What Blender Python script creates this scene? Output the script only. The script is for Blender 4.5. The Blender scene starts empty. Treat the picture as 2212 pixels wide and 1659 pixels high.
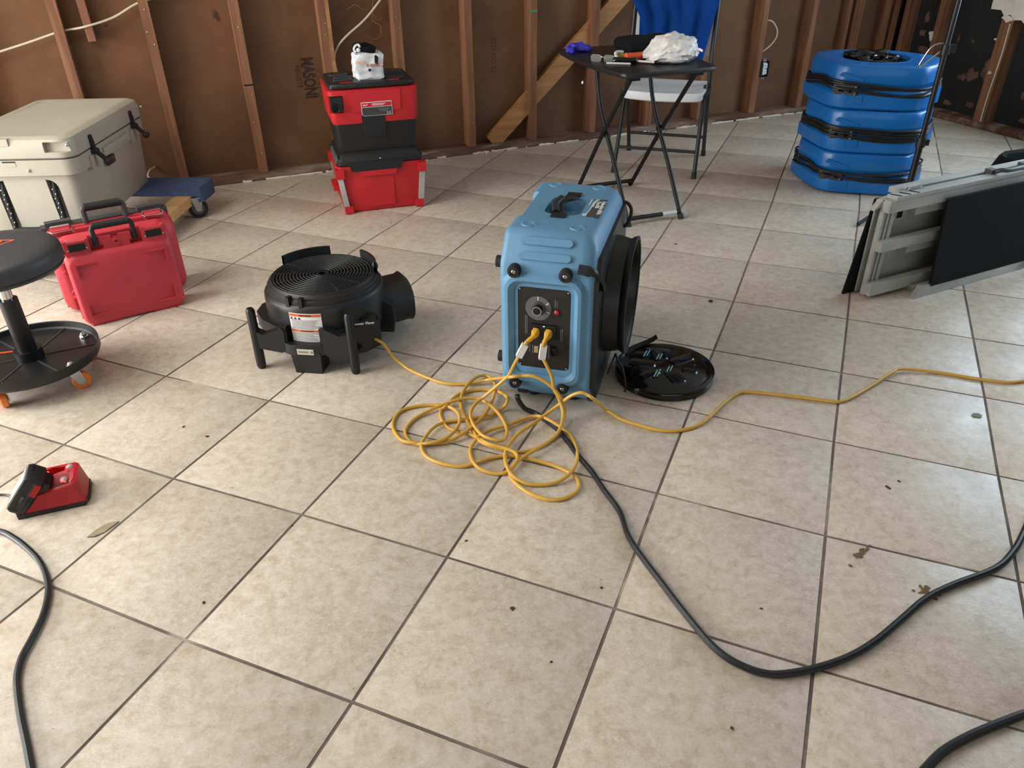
import bpy, bmesh, math, random
from mathutils import Vector, Matrix, noise

random.seed(7)
sc = bpy.context.scene
COL = sc.collection
PI = math.pi

# ------------------------------------------------------------------ camera
CAM_H = 1.47137
PITCH, ROLL = 0.55963, -0.014125
cam_d = bpy.data.cameras.new('camera'); cam = bpy.data.objects.new('camera', cam_d); COL.objects.link(cam)
cam_d.sensor_fit = 'HORIZONTAL'; cam_d.sensor_width = 36.0
cam_d.lens = 36.0 * 1666.34 / 2212.0
cam_d.clip_start = 0.05
_c, _s = math.cos(PITCH), math.sin(PITCH)
_fw = Vector((0, _c, -_s)); _ri = Vector((1, 0, 0)); _up = _ri.cross(_fw)
_r2 = _ri * math.cos(ROLL) + _up * math.sin(ROLL); _u2 = -_ri * math.sin(ROLL) + _up * math.cos(ROLL)
_m = Matrix((_r2, _u2, -_fw)).transposed().to_4x4(); _m.translation = (0, 0, CAM_H)
cam.matrix_world = _m
sc.camera = cam

# ------------------------------------------------------------------ world, daylight, exposure
sc.view_settings.view_transform = 'Standard'
sc.view_settings.look = 'None'
sc.view_settings.exposure = -0.32
sc.view_settings.gamma = 1.0
sc.view_settings.use_curve_mapping = False
sc.cycles.use_denoising = True
wd = bpy.data.worlds.new('sky'); sc.world = wd; wd.use_nodes = True
wb = wd.node_tree.nodes['Background']
wb.inputs[0].default_value = (0.80, 0.90, 1.0, 1); wb.inputs[1].default_value = 1.0

# the room's own frame: x runs along the back wall, -y comes into the room
ROOM_A = math.radians(22.0)
ROOM_O = Vector((-math.sin(ROOM_A) * 5.048, math.cos(ROOM_A) * 5.048, 0))
ROOM_M = Matrix.Translation(ROOM_O) @ Matrix.Rotation(ROOM_A, 4, 'Z')
S_LEFT, S_RIGHT, Y_REAR, Z_CEIL = -4.4, 5.41, -8.6, 2.45

def window_light(name, loc, rot, sx, sy, power, color):
    d = bpy.data.lights.new(name, 'AREA'); d.shape = 'RECTANGLE'; d.size = sx; d.size_y = sy
    d.energy = power; d.color = color
    o = bpy.data.objects.new(name, d); COL.objects.link(o)
    o.matrix_world = ROOM_M @ Matrix.Translation(loc) @ rot
    return o
# daylight standing in the openings: patio door on the left, window on the right, wide door at the rear
window_light('daylight_left', (S_LEFT + .02, -1.9, 1.15), Matrix.Rotation(-PI/2, 4, 'Y'), 2.1, 3.0, 400, (1.0, .985, .965))
window_light('daylight_right', (S_RIGHT + .02, -2.75, 1.5), Matrix.Rotation(PI/2, 4, 'Y'), 1.2, 2.4, 120, (.66, .83, 1.0))
window_light('daylight_rear', (-.2, Y_REAR - .02, 1.25), Matrix.Rotation(PI/2, 4, 'X'), 5.0, 1.9, 26, (.96, .98, 1.0))

window_light('overhead_fill_light', (-1.9, -2.1, Z_CEIL - .04), Matrix.Identity(4), 1.8, 1.8, 85, (1.0, .985, .96))  # unseen overhead light added to brighten upward faces, no fixture modelled

# ------------------------------------------------------------------ materials
def s2l(c):
    return c / 12.92 if c <= .04045 else ((c + .055) / 1.055) ** 2.4
def rgb(r, g, b):
    return (s2l(r / 255), s2l(g / 255), s2l(b / 255), 1)
MATS = {}
def M(name, col, rough=.5, metal=0., var=.0, scale=30., bump=0., bscale=200., spec=.5, coat=0., stretch=None, trans=0., alpha=1., emit=None):
    """plain procedural material: colour with noise variation and fine bump"""
    m = bpy.data.materials.new(name); m.use_nodes = True; MATS[name] = m
    nt = m.node_tree; p = nt.nodes['Principled BSDF']; N = nt.nodes.new; L = nt.links.new
    p.inputs['Base Color'].default_value = col; p.inputs['Roughness'].default_value = rough
    p.inputs['Metallic'].default_value = metal; p.inputs['Specular IOR Level'].default_value = spec
    p.inputs['Coat Weight'].default_value = coat
    if trans: p.inputs['Transmission Weight'].default_value = trans
    if alpha < 1: p.inputs['Alpha'].default_value = alpha
    if emit: p.inputs['Emission Color'].default_value = emit[0]; p.inputs['Emission Strength'].default_value = emit[1]
    if var or bump:
        tc = N('ShaderNodeTexCoord'); mp = N('ShaderNodeMapping'); L(tc.outputs['Object'], mp.inputs[0])
        if stretch: mp.inputs['Scale'].default_value = stretch
    if var:
        n = N('ShaderNodeTexNoise'); n.inputs['Scale'].default_value = scale; n.inputs['Detail'].default_value = 5
        L(mp.outputs[0], n.inputs['Vector'])
        r = N('ShaderNodeMapRange'); r.inputs[1].default_value = .3; r.inputs[2].default_value = .7
        r.inputs[3].default_value = 1 - var; r.inputs[4].default_value = 1 + var; L(n.outputs['Fac'], r.inputs[0])
        mx = N('ShaderNodeVectorMath'); mx.operation = 'SCALE'; mx.inputs[0].default_value = col[:3]
        L(r.outputs[0], mx.inputs['Scale']); L(mx.outputs[0], p.inputs['Base Color'])
    if bump:
        n2 = N('ShaderNodeTexNoise'); n2.inputs['Scale'].default_value = bscale; n2.inputs['Detail'].default_value = 3
        L(mp.outputs[0], n2.inputs['Vector'])
        b = N('ShaderNodeBump'); b.inputs['Strength'].default_value = bump; b.inputs['Distance'].default_value = .002
        L(n2.outputs['Fac'], b.inputs['Height']); L(b.outputs[0], p.inputs['Normal'])
    return m

def ramp_mat(name, stops, scale, rough=.6, detail=8, stretch=(1, 1, 1), bump=.2, bdist=.003, extra=None, per_object=False, distort=0., fine=None, spec=.5):
    """noise driven colour ramp; extra = (scale, threshold, colour, softness) adds patches"""
    m = bpy.data.materials.new(name); m.use_nodes = True; MATS[name] = m
    nt = m.node_tree; p = nt.nodes['Principled BSDF']; N = nt.nodes.new; L = nt.links.new
    p.inputs['Roughness'].default_value = rough; p.inputs['Specular IOR Level'].default_value = spec
    tc = N('ShaderNodeTexCoord'); mp = N('ShaderNodeMapping'); mp.inputs['Scale'].default_value = stretch
    if per_object:
        oi = N('ShaderNodeObjectInfo'); sc_ = N('ShaderNodeMath'); sc_.operation = 'MULTIPLY'; sc_.inputs[1].default_value = 37.
        L(oi.outputs['Random'], sc_.inputs[0]); ad = N('ShaderNodeVectorMath'); ad.operation = 'ADD'
        L(tc.outputs['Object'], ad.inputs[0]); L(sc_.outputs[0], ad.inputs[1]); L(ad.outputs[0], mp.inputs[0])
    else:
        L(tc.outputs['Object'], mp.inputs[0])
    n = N('ShaderNodeTexNoise'); n.inputs['Scale'].default_value = scale; n.inputs['Detail'].default_value = detail
    n.inputs['Roughness'].default_value = .62; n.inputs['Distortion'].default_value = distort
    L(mp.outputs[0], n.inputs['Vector'])
    cr = N('ShaderNodeValToRGB'); L(n.outputs['Fac'], cr.inputs[0])
    els = cr.color_ramp.elements
    while len(els) < len(stops): els.new(.5)
    for e, (pos, c) in zip(els, stops): e.position = pos; e.color = c
    colout = cr.outputs[0]
    for (es, th, ecol, soft) in (extra or []):
        n3 = N('ShaderNodeTexNoise'); n3.inputs['Scale'].default_value = es; n3.inputs['Detail'].default_value = 6
        n3.inputs['Distortion'].default_value = .4
        L(mp.outputs[0], n3.inputs['Vector'])
        r3 = N('ShaderNodeMapRange'); r3.inputs[1].default_value = th; r3.inputs[2].default_value = th + soft
        L(n3.outputs['Fac'], r3.inputs[0])
        mx = N('ShaderNodeMix'); mx.data_type = 'RGBA'; mx.inputs['B'].default_value = ecol
        L(r3.outputs[0], mx.inputs['Factor']); L(colout, mx.inputs['A']); colout = mx.outputs['Result']
    L(colout, p.inputs['Base Color'])
    b = N('ShaderNodeBump'); b.inputs['Strength'].default_value = bump; b.inputs['Distance'].default_value = bdist
    if fine:
        n4 = N('ShaderNodeTexNoise'); n4.inputs['Scale'].default_value = fine; n4.inputs['Detail'].default_value = 6
        L(mp.outputs[0], n4.inputs['Vector']); L(n4.outputs['Fac'], b.inputs['Height'])
    else: L(n.outputs['Fac'], b.inputs['Height'])
    L(b.outputs[0], p.inputs['Normal'])
    return m

def tile_material():
    m = bpy.data.materials.new('ceramic_tile'); m.use_nodes = True; MATS['ceramic_tile'] = m
    nt = m.node_tree; p = nt.nodes['Principled BSDF']; N = nt.nodes.new; L = nt.links.new
    tc = N('ShaderNodeTexCoord'); oi = N('ShaderNodeObjectInfo')
    mu = N('ShaderNodeMath'); mu.operation = 'MULTIPLY'; mu.inputs[1].default_value = 53.; L(oi.outputs['Random'], mu.inputs[0])
    ad = N('ShaderNodeVectorMath'); ad.operation = 'ADD'; L(tc.outputs['Object'], ad.inputs[0]); L(mu.outputs[0], ad.inputs[1])
    def nz(scale, detail, rough=.6, dist=0., stretch=None):
        n = N('ShaderNodeTexNoise'); n.inputs['Scale'].default_value = scale; n.inputs['Detail'].default_value = detail
        n.inputs['Roughness'].default_value = rough; n.inputs['Distortion'].default_value = dist
        v = ad.outputs[0]
        if stretch:
            mp = N('ShaderNodeMapping'); mp.inputs['Scale'].default_value = stretch; mp.inputs['Rotation'].default_value = (0, 0, .35)
            L(v, mp.inputs[0]); v = mp.outputs[0]
        L(v, n.inputs['Vector']); return n.outputs['Fac']
    def ramp(f, stops):
        c = N('ShaderNodeValToRGB'); L(f, c.inputs[0]); e = c.color_ramp.elements
        while len(e) < len(stops): e.new(.5)
        for x, (q, k) in zip(e, stops): x.position = q; x.color = k
        return c.outputs[0]
    def mix(f, a, b, blend='MIX'):
        x = N('ShaderNodeMix'); x.data_type = 'RGBA'; x.blend_type = blend
        if isinstance(f, float): x.inputs['Factor'].default_value = f
        else: L(f, x.inputs['Factor'])
        if isinstance(a, tuple): x.inputs['A'].default_value = a
        else: L(a, x.inputs['A'])
        if isinstance(b, tuple): x.inputs['B'].default_value = b
        else: L(b, x.inputs['B'])
        return x.outputs['Result']
    base = ramp(nz(7, 10, .76, .1), [(.28, rgb(187, 171, 152)), (.5, rgb(200, 188, 171)), (.72, rgb(211, 202, 189))])
    blot = ramp(nz(30, 9, .8, .15), [(.37, rgb(162, 142, 119)), (.49, rgb(199, 187, 169)), (.62, rgb(221, 213, 202))])
    c = mix(.58, base, blot)
    grain = ramp(nz(170, 3, .6), [(.3, rgb(160, 146, 128)), (.55, rgb(206, 197, 184))])
    c = mix(.16, c, grain)
    # thin crackle veins
    v = ramp(nz(26, 8, .72, 2.2, (1, 2.0, 1)), [(.455, (0, 0, 0, 1)), (.475, (1, 1, 1, 1)), (.495, (0, 0, 0, 1))])
    vm = ramp(nz(3, 4), [(.45, (0, 0, 0, 1)), (.62, (.62, .62, .62, 1))])
    vf = N('ShaderNodeMath'); vf.operation = 'MULTIPLY'; L(v, vf.inputs[0]); L(vm, vf.inputs[1])
    c = mix(vf.outputs[0], c, rgb(138, 118, 100))
    # pale chips and rare dark specks
    w = ramp(nz(70, 4, .6, .5, (1, 2.0, 1)), [(.63, (0, 0, 0, 1)), (.70, (.45, .45, .45, 1))])
    c = mix(w, c, rgb(230, 225, 216))
    k = ramp(nz(90, 2), [(.765, (0, 0, 0, 1)), (.785, (1, 1, 1, 1))])
    c = mix(k, c, rgb(104, 90, 76))
    # each tile a little lighter or darker
    hv = N('ShaderNodeMapRange'); hv.inputs[3].default_value = .965; hv.inputs[4].default_value = 1.03; L(oi.outputs['Random'], hv.inputs[0])
    sv = N('ShaderNodeVectorMath'); sv.operation = 'SCALE'; L(c, sv.inputs[0]); L(hv.outputs[0], sv.inputs['Scale'])
    L(sv.outputs[0], p.inputs['Base Color'])
    rr = N('ShaderNodeMapRange'); rr.inputs[1].default_value = .3; rr.inputs[2].default_value = .7
    rr.inputs[3].default_value = .33; rr.inputs[4].default_value = .48; L(nz(8, 5), rr.inputs[0]); L(rr.outputs[0], p.inputs['Roughness'])
    p.inputs['Specular IOR Level'].default_value = .5
    b = N('ShaderNodeBump'); b.inputs['Strength'].default_value = .35; b.inputs['Distance'].default_value = .003
    L(nz(22, 7, .65, .6, (1, 1.7, 1)), b.inputs['Height']); L(b.outputs[0], p.inputs['Normal'])
    return m
tile_material()
ramp_mat('grout', [(.3, rgb(84, 74, 68)), (.5, rgb(112, 102, 95)), (.75, rgb(152, 142, 132))], 6, .9, extra=[(2.3, .60, rgb(186, 178, 166), .08)])
ramp_mat('hardboard', [(.25, rgb(88, 60, 40)), (.5, rgb(108, 76, 52)), (.75, rgb(121, 89, 63))], 2.2, .82, bump=.25, bdist=.002, fine=160,
         extra=[(9, .70, rgb(74, 49, 33), .06), (46, .775, rgb(176, 146, 118), .02)], spec=.3)
ramp_mat('stud_wood', [(.25, rgb(94, 61, 43)), (.5, rgb(128, 87, 62)), (.75, rgb(152, 110, 82))], 16, .75, stretch=(1.6, 1.6, .12), bump=.3, per_object=True,
         extra=[(40, .73, rgb(196, 172, 150), .03), (5, .68, rgb(80, 48, 34), .05)], spec=.3)
ramp_mat('new_wood', [(.25, rgb(132, 88, 52)), (.5, rgb(164, 118, 74)), (.75, rgb(182, 138, 92))], 14, .7, stretch=(.14, 1.6, 1.6), bump=.2, per_object=True, spec=.3)
ramp_mat('dusty_wood', [(.3, rgb(84, 58, 45)), (.5, rgb(112, 86, 70)), (.7, rgb(150, 132, 116))], 9, .9, stretch=(.3, 1.4, 1.4), bump=.3, extra=[(5, .60, rgb(186, 176, 164), .12)], spec=.2)
ramp_mat('tar_paper', [(.3, rgb(9, 10, 11)), (.55, rgb(22, 23, 24)), (.75, rgb(40, 40, 38))], 4, .75, bump=.4, extra=[(3.1, .70, rgb(64, 60, 50), .1)])
ramp_mat('paper_scrap', [(.3, rgb(62, 44, 38)), (.6, rgb(116, 86, 74))], 9, .9, bump=.5)
ramp_mat('plaster', [(.3, rgb(192, 184, 168)), (.6, rgb(216, 210, 196))], 8, .8, bump=.3)
ramp_mat('plywood', [(.3, rgb(176, 136, 84)), (.6, rgb(206, 168, 112))], 10, .7, stretch=(.2, 1.5, 1.5), bump=.2)
ramp_mat('wall_paint', [(.3, rgb(196, 190, 178)), (.6, rgb(208, 202, 190))], 3, .9, bump=.1)
M('blue_moulded_plastic', rgb(95, 142, 175), .46, var=.05, scale=9, bump=.22, bscale=420)
M('blue_gloss_plastic', rgb(12, 98, 168), .34, var=.04, scale=7, bump=.12, bscale=240)
M('black_plastic', rgb(25, 26, 28), .42, var=.12, scale=12, bump=.15, bscale=350)
M('black_satin', rgb(14, 15, 16), .42, bump=.06, bscale=200)
M('black_gloss', rgb(10, 11, 12), .12)
M('black_rubber', rgb(22, 22, 23), .7, bump=.2, bscale=300)
M('deep_black', rgb(6, 6, 7), .8)
M('panel_black', rgb(28, 24, 22), .55, bump=.15, bscale=500)
M('mid_grey_plastic', rgb(96, 94, 98), .5)
M('dark_grey_plastic', rgb(58, 60, 60), .5, bump=.1)
M('charcoal_metal', rgb(52, 55, 57), .38, metal=.4, bump=.05)
M('chrome', rgb(214, 216, 218), .16, metal=1.)
M('steel', rgb(168, 170, 172), .32, metal=1., var=.12, scale=20)
ramp_mat('aluminium', [(.3, rgb(142, 143, 139)), (.55, rgb(170, 171, 167)), (.75, rgb(192, 193, 190))], 9, .46, stretch=(.35, 1, 1), bump=.12, extra=[(7, .66, rgb(120, 118, 110), .1)])
M('red_case_plastic', rgb(186, 50, 62), .5, var=.07, scale=8, bump=.25, bscale=420)
M('red_box_plastic', rgb(190, 30, 38), .45, var=.05, scale=9, bump=.2, bscale=380)
M('charger_red', rgb(180, 24, 34), .38, bump=.1, bscale=380)
M('red_lens', rgb(176, 24, 40), .2, coat=.5)
M('tan_plastic', rgb(166, 161, 145), .55, var=.035, scale=6, bump=.3, bscale=380)
M('white_plastic', rgb(226, 228, 228), .4, var=.02, scale=8, bump=.1, bscale=300)
M('white_paper', rgb(220, 220, 218), .6)
M('silver_print', rgb(205, 206, 206), .5)
M('grey_print', rgb(124, 124, 126), .7)
M('dark_print', rgb(44, 36, 32), .7)
M('stencil_ink', rgb(56, 39, 28), .85, var=.2, scale=60)
M('faint_ink', rgb(84, 57, 38), .85, var=.15, scale=60)
M('orange_print', rgb(206, 96, 52), .6)
M('orange_vivid', rgb(236, 98, 48), .45)
M('orange_wheel', rgb(232, 130, 52), .4, var=.08, scale=40)
M('yellow_cable', rgb(202, 158, 66), .42, var=.06, scale=14)
M('yellow_plug', rgb(210, 160, 50), .45)
M('black_cable', rgb(24, 26, 28), .4, var=.1, scale=30, bump=.1)
M('white_cable', rgb(198, 184, 160), .55, var=.06, scale=20)
M('copper', rgb(176, 126, 84), .4, metal=.8)
M('blue_carpet', rgb(80, 94, 130), .95, var=.18, scale=40, bump=.9, bscale=260, spec=.1)
M('black_carpet', rgb(26, 28, 29), .93, var=.15, scale=30, bump=.6, bscale=400, spec=.15)
M('black_vinyl', rgb(52, 54, 57), .5, bump=.2, bscale=500)
M('blue_cotton', rgb(26, 82, 168), .9, var=.06, scale=20, bump=.25, bscale=600, spec=.15)
M('black_cloth', rgb(17, 17, 19), .9, bump=.4, bscale=500, spec=.2)
M('white_film', rgb(226, 223, 221), .38, var=.03, scale=14, bump=.2, bscale=60)
M('purple_nitrile', rgb(58, 50, 168), .45)
M('foil_pack', rgb(218, 220, 222), .4, var=.05, scale=25, bump=.35, bscale=50)
M('pale_orange_print', rgb(236, 172, 134), .6)
M('brown_print', rgb(176, 120, 86), .6)
M('clear_lens', rgb(235, 240, 240), .05, trans=.9)
M('clear_plastic', rgb(225, 218, 218), .12, trans=.5)
M('red_light', rgb(255, 60, 50), .3, emit=((1, .05, .03, 1), 6))
M('green_light', rgb(120, 255, 160), .3, emit=((.2, 1, .4, 1), 2))
M('yellow_wrap', rgb(204, 196, 70), .4)
M('plate_grey', rgb(70, 72, 72), .4)
M('tan_display', rgb(170, 150, 110), .3)
M('cream_print', rgb(196, 190, 170), .5)
M('dry_leaf', rgb(150, 136, 112), .8, var=.15, scale=40)
M('green_scrap', rgb(112, 122, 104), .7, var=.15, scale=60)
M('dark_crumb', rgb(66, 52, 42), .9)
M('stain_brown', rgb(112, 88, 62), .85, var=.2, scale=60)
M('slot_shade_red', rgb(84, 8, 14), .6)  # shade inside the charger's vent slots, painted as dark red strips
M('grille_lit_black', rgb(44, 46, 48), .4)  # lighter than the black plastic: caught light put into the grille colour
M('black_powder_coat', rgb(15, 15, 16), .55, spec=.3)
M('reflection_mint', rgb(150, 205, 190), .15)
M('brown_badge', rgb(64, 48, 44), .4)
M('green_tape', rgb(56, 150, 110), .6)

# ------------------------------------------------------------------ mesh helpers
def V(*a): return Vector(a)
class B:
    """one mesh under construction"""
    def __init__(s): s.bm = bmesh.new()
    def _new(s, verts, faces, mtx=None, bev=0, seg=2, smooth=True):
        bm = s.bm
        vs = [bm.verts.new((mtx @ Vector(v)) if mtx else v) for v in verts]
        fs = []
        for f in faces:
            try: fs.append(bm.faces.new([vs[i] for i in f]))
            except ValueError: pass
        if bev:
            es = list({e for f in fs for e in f.edges})
            es = [e for e in es if len(e.link_faces) == 2 and e.calc_face_angle(0) > .35]
            bmesh.ops.bevel(bm, geom=es, offset=bev, segments=seg, profile=.6, affect='EDGES', clamp_overlap=True)
        return s
    def box(s, c, size, bev=0, seg=2, rot=None):
        x, y, z = [k / 2 for k in size]
        vs = [(-x,-y,-z),(x,-y,-z),(x,y,-z),(-x,y,-z),(-x,-y,z),(x,-y,z),(x,y,z),(-x,y,z)]
        fs = [(0,3,2,1),(4,5,6,7),(0,1,5,4),(1,2,6,5),(2,3,7,6),(3,0,4,7)]
        m = Matrix.Translation(c)
        if rot is not None: m = m @ (rot.to_4x4() if hasattr(rot, 'to_4x4') else rot)
        return s._new(vs, fs, m, bev, seg)
    def loft(s, rings, cap0=True, cap1=True, closed=True, mtx=None, bev=0, seg=2):
        n = len(rings[0]); vs = [p for r in rings for p in r]; fs = []
        for k in range(len(rings) - 1):
            for i in range(n if closed else n - 1):
                j = (i + 1) % n
                fs.append((k*n+i, k*n+j, (k+1)*n+j, (k+1)*n+i))
        if cap0: fs.append(tuple(range(n - 1, -1, -1)))
        if cap1: fs.append(tuple((len(rings)-1)*n + i for i in range(n)))
        return s._new(vs, fs, mtx, bev, seg)
    def prism(s, poly, a, b, axis='z', bev=0, seg=2, mtx=None, taper=1.):
        """polygon extruded from a to b along an axis (poly in the other two axes, cyclic order)"""
        def put(p, t):
            return {'z': (p[0], p[1], t), 'x': (t, p[0], p[1]), 'y': (p[0], t, p[1])}[axis]
        cx = sum(p[0] for p in poly) / len(poly); cy = sum(p[1] for p in poly) / len(poly)
        q = [((p[0]-cx)*taper+cx, (p[1]-cy)*taper+cy) for p in poly]
        ar = sum(poly[i][0]*poly[(i+1)%len(poly)][1]-poly[(i+1)%len(poly)][0]*poly[i][1] for i in range(len(poly)))
        r = [[put(p, a) for p in poly], [put(p, b) for p in q]]
        if (ar < 0) != (axis == 'y') : r = [x[::-1] for x in r]
        if b < a: r = [x[::-1] for x in r]
        return s.loft(r, mtx=mtx, bev=bev, seg=seg)
    def tube(s, pts, r, n=8, caps=True, closed=False):
        pts = [Vector(p) for p in pts]; N_ = len(pts); rings = []; up = None
        for i, p in enumerate(pts):
            if closed: t = pts[(i+1) % N_] - pts[i-1]
            else: t = pts[min(i+1, N_-1)] - pts[max(i-1, 0)]
            if t.length < 1e-9: t = Vector((0, 0, 1))
            t.normalize()
            if up is None:
                up = Vector((0, 0, 1)) if abs(t.z) < .9 else Vector((1, 0, 0))
            a = up - t * up.dot(t)
            if a.length < 1e-6: a = t.orthogonal()
            a.normalize(); b = t.cross(a); up = a
            rr = r[i] if isinstance(r, (list, tuple)) else r
            rings.append([p + (a * math.cos(2*PI*k/n) + b * math.sin(2*PI*k/n)) * rr for k in range(n)])
        if closed: rings.append(rings[0])
        return s.loft(rings, cap0=caps and not closed, cap1=caps and not closed)
    def flat(s, pts, w, h, up=(0, 0, 1)):
        """strap of rectangular section along a path"""
        pts = [Vector(p) for p in pts]; rings = []; up = Vector(up)
        for i, p in enumerate(pts):
            t = (pts[min(i+1, len(pts)-1)] - pts[max(i-1, 0)]).normalized()
            a = t.cross(up)
            if a.length < 1e-6: a = t.orthogonal()
            a.normalize(); b = a.cross(t)
            rings.append([p + a*w/2 - b*h/2, p + a*w/2 + b*h/2, p - a*w/2 + b*h/2, p - a*w/2 - b*h/2])
        return s.loft(rings)
    def cyl(s, p0, p1, r, r2=None, n=20, bev=0):
        p0, p1 = Vector(p0), Vector(p1); r2 = r if r2 is None else r2
        t = (p1 - p0).normalized(); a = t.orthogonal().normalized(); b = t.cross(a)
        ring = lambda p, q: [p + (a*math.cos(2*PI*k/n) + b*math.sin(2*PI*k/n))*q for k in range(n)]
        return s.loft([ring(p0, r), ring(p1, r2)], bev=bev)
    def lathe(s, prof, n=40, mtx=None, a0=0., a1=2*PI):
        full = abs(a1 - a0 - 2*PI) < 1e-6; k = n if full else n + 1
        rings = []
        for i in range(k):
            t = a0 + (a1 - a0) * i / n
            rings.append([(r*math.cos(t), r*math.sin(t), z) for r, z in prof])
        vs = [p for r in rings for p in r]; m_ = len(prof); fs = []
        for i in range(n):
            j = (i + 1) % k
            for q in range(m_ - 1):
                fs.append((i*m_+q, j*m_+q, j*m_+q+1, i*m_+q+1))
        s._new(vs, fs, mtx)
        bmesh.ops.remove_doubles(s.bm, verts=s.bm.verts[:], dist=1e-5)
        return s
    def sph(s, c, r, n=12, sc_=(1, 1, 1)):
        m = Matrix.Translation(c) @ Matrix.Diagonal((*sc_, 1))
        bmesh.ops.create_uvsphere(s.bm, u_segments=n, v_segments=max(6, n*2//3), radius=r, matrix=m); return s
    def ring_frame(s, outer, inner, a, b, axis='y', bev=0):
        """extruded ring between two polygons of equal count"""
        def put(p, t): return {'z': (p[0], p[1], t), 'x': (t, p[0], p[1]), 'y': (p[0], t, p[1])}[axis]
        rr = [[put(p, a) for p in outer], [put(p, b) for p in outer], [put(p, b) for p in inner], [put(p, a) for p in inner]]
        rr.append(rr[0])
        return s.loft(rr, cap0=False, cap1=False, bev=bev)
    def wobble(s, amp, freq, seed=0.):
        for v in s.bm.verts:
            o = Vector((seed, seed*1.7, -seed))
            v.co += Vector((noise.noise(v.co*freq + o), noise.noise(v.co*freq + o + Vector((31, 0, 0))), noise.noise(v.co*freq + o + Vector((0, 57, 0))))) * amp
        return s
    def xf(s, m):
        bmesh.ops.transform(s.bm, matrix=m, verts=s.bm.verts[:]); return s
    def mesh(s, name, angle=.62):
        bm = s.bm
        bmesh.ops.recalc_face_normals(bm, faces=bm.faces[:])
        for f in bm.faces: f.smooth = True
        for e in bm.edges:
            if len(e.link_faces) == 2 and e.calc_face_angle(0) > angle: e.smooth = False
        me = bpy.data.meshes.new(name); bm.to_mesh(me); bm.free(); return me

def rrect(w, h, r, cx=0., cy=0., n=5):
    """rounded rectangle polygon, counter-clockwise"""
    out = []
    for qx, qy, a in ((1, 1, 0), (-1, 1, PI/2), (-1, -1, PI), (1, -1, 1.5*PI)):
        for k in range(n + 1):
            t = a + PI/2*k/n
            out.append((cx + qx*(w/2-r) + r*math.cos(t), cy + qy*(h/2-r) + r*math.sin(t)))
    return out
def circ(r, n=32, cx=0., cy=0.): return [(cx+r*math.cos(2*PI*k/n), cy+r*math.sin(2*PI*k/n)) for k in range(n)]
def smooth_path(pts, sub=6):
    """Catmull-Rom through the points"""
    P = [Vector(p) for p in pts]; out = []
    for i in range(len(P) - 1):
        a, b, c, d = P[max(i-1, 0)], P[i], P[i+1], P[min(i+2, len(P)-1)]
        for k in range(sub):
            t = k / sub
            out.append(.5*((2*b) + (c-a)*t + (2*a-5*b+4*c-d)*t*t + (3*b-a-3*c+d)*t**3))
    out.append(P[-1]); return out

def obj(name, b, mat, parent=None, loc=None):
    me = b.mesh(name) if isinstance(b, B) else b
    if not me.materials: me.materials.append(MATS[mat])
    o = bpy.data.objects.new(name, me); COL.objects.link(o)
    if parent is not None: o.parent = parent
    if loc: o.location = loc
    return o
def thing(name, label, cat, loc=(0, 0, 0), rz=0., group=None):
    o = bpy.data.objects.new(name, None); COL.objects.link(o); o.empty_display_size = .05
    o.location = loc; o.rotation_euler = (0, 0, rz); return tag(o, label, cat, group)
def tag(o, label, cat, group=None):
    o['label'] = label; o['category'] = cat
    if group: o['group'] = group
    return o
def struct(name, b, mat, parent=None):
    o = obj(name, b, mat, parent)
    if parent is None: o['kind'] = 'structure'
    return o
def text_mesh(txt, size, mtx, depth=.0006, bold=0., align='CENTER', squeeze=1.):
    cu = bpy.data.curves.new('t', 'FONT'); cu.body = txt; cu.size = size; cu.extrude = depth; cu.offset = bold
    cu.align_x = align; cu.align_y = 'CENTER'; cu.resolution_u = 3
    o = bpy.data.objects.new('t', cu); COL.objects.link(o)
    dg = bpy.context.evaluated_depsgraph_get(); dg.update()
    me = bpy.data.meshes.new_from_object(o.evaluated_get(dg)); me.transform(mtx @ Matrix.Diagonal((squeeze, 1, 1, 1)))
    bpy.data.objects.remove(o); bpy.data.curves.remove(cu); me.materials.clear(); return me
def cut(b, *cutters, round_=0.):
    """b, its edges rounded, minus each cutter, returned as a mesh"""
    me = b.mesh('cut') if isinstance(b, B) else b
    o = bpy.data.objects.new('cut', me); COL.objects.link(o); tmp = []
    if round_:
        md = o.modifiers.new('r', 'BEVEL'); md.width = round_; md.segments = 5; md.limit_method = 'ANGLE'; md.angle_limit = .3; md.use_clamp_overlap = False
    for c in cutters:
        co = bpy.data.objects.new('cutter', c.mesh('cutter')); COL.objects.link(co); tmp.append(co)
        md = o.modifiers.new('b', 'BOOLEAN'); md.operation = 'DIFFERENCE'; md.solver = 'EXACT'; md.object = co
    dg = bpy.context.evaluated_depsgraph_get(); dg.update()
    out = bpy.data.meshes.new_from_object(o.evaluated_get(dg))
    for x in [o] + tmp: bpy.data.objects.remove(x)
    bm = bmesh.new(); bm.from_mesh(out)
    for f in bm.faces: f.smooth = True
    for e in bm.edges: e.smooth = not (len(e.link_faces) == 2 and e.calc_face_angle(0) > .62)
    bm.to_mesh(out); bm.free(); out.materials.clear(); return out
def facing(axis_y):  # text plane facing local -y
    return Matrix.Translation(axis_y) @ Matrix.Rotation(PI/2, 4, 'X')

# ------------------------------------------------------------------ the floor: grout bed and hand-set tiles
TH, OX, OY, TP = -0.399401, -0.782292, 1.239622, 0.46
E1 = Vector((math.cos(TH), math.sin(TH))); E2 = Vector((-math.sin(TH), math.cos(TH)))
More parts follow.
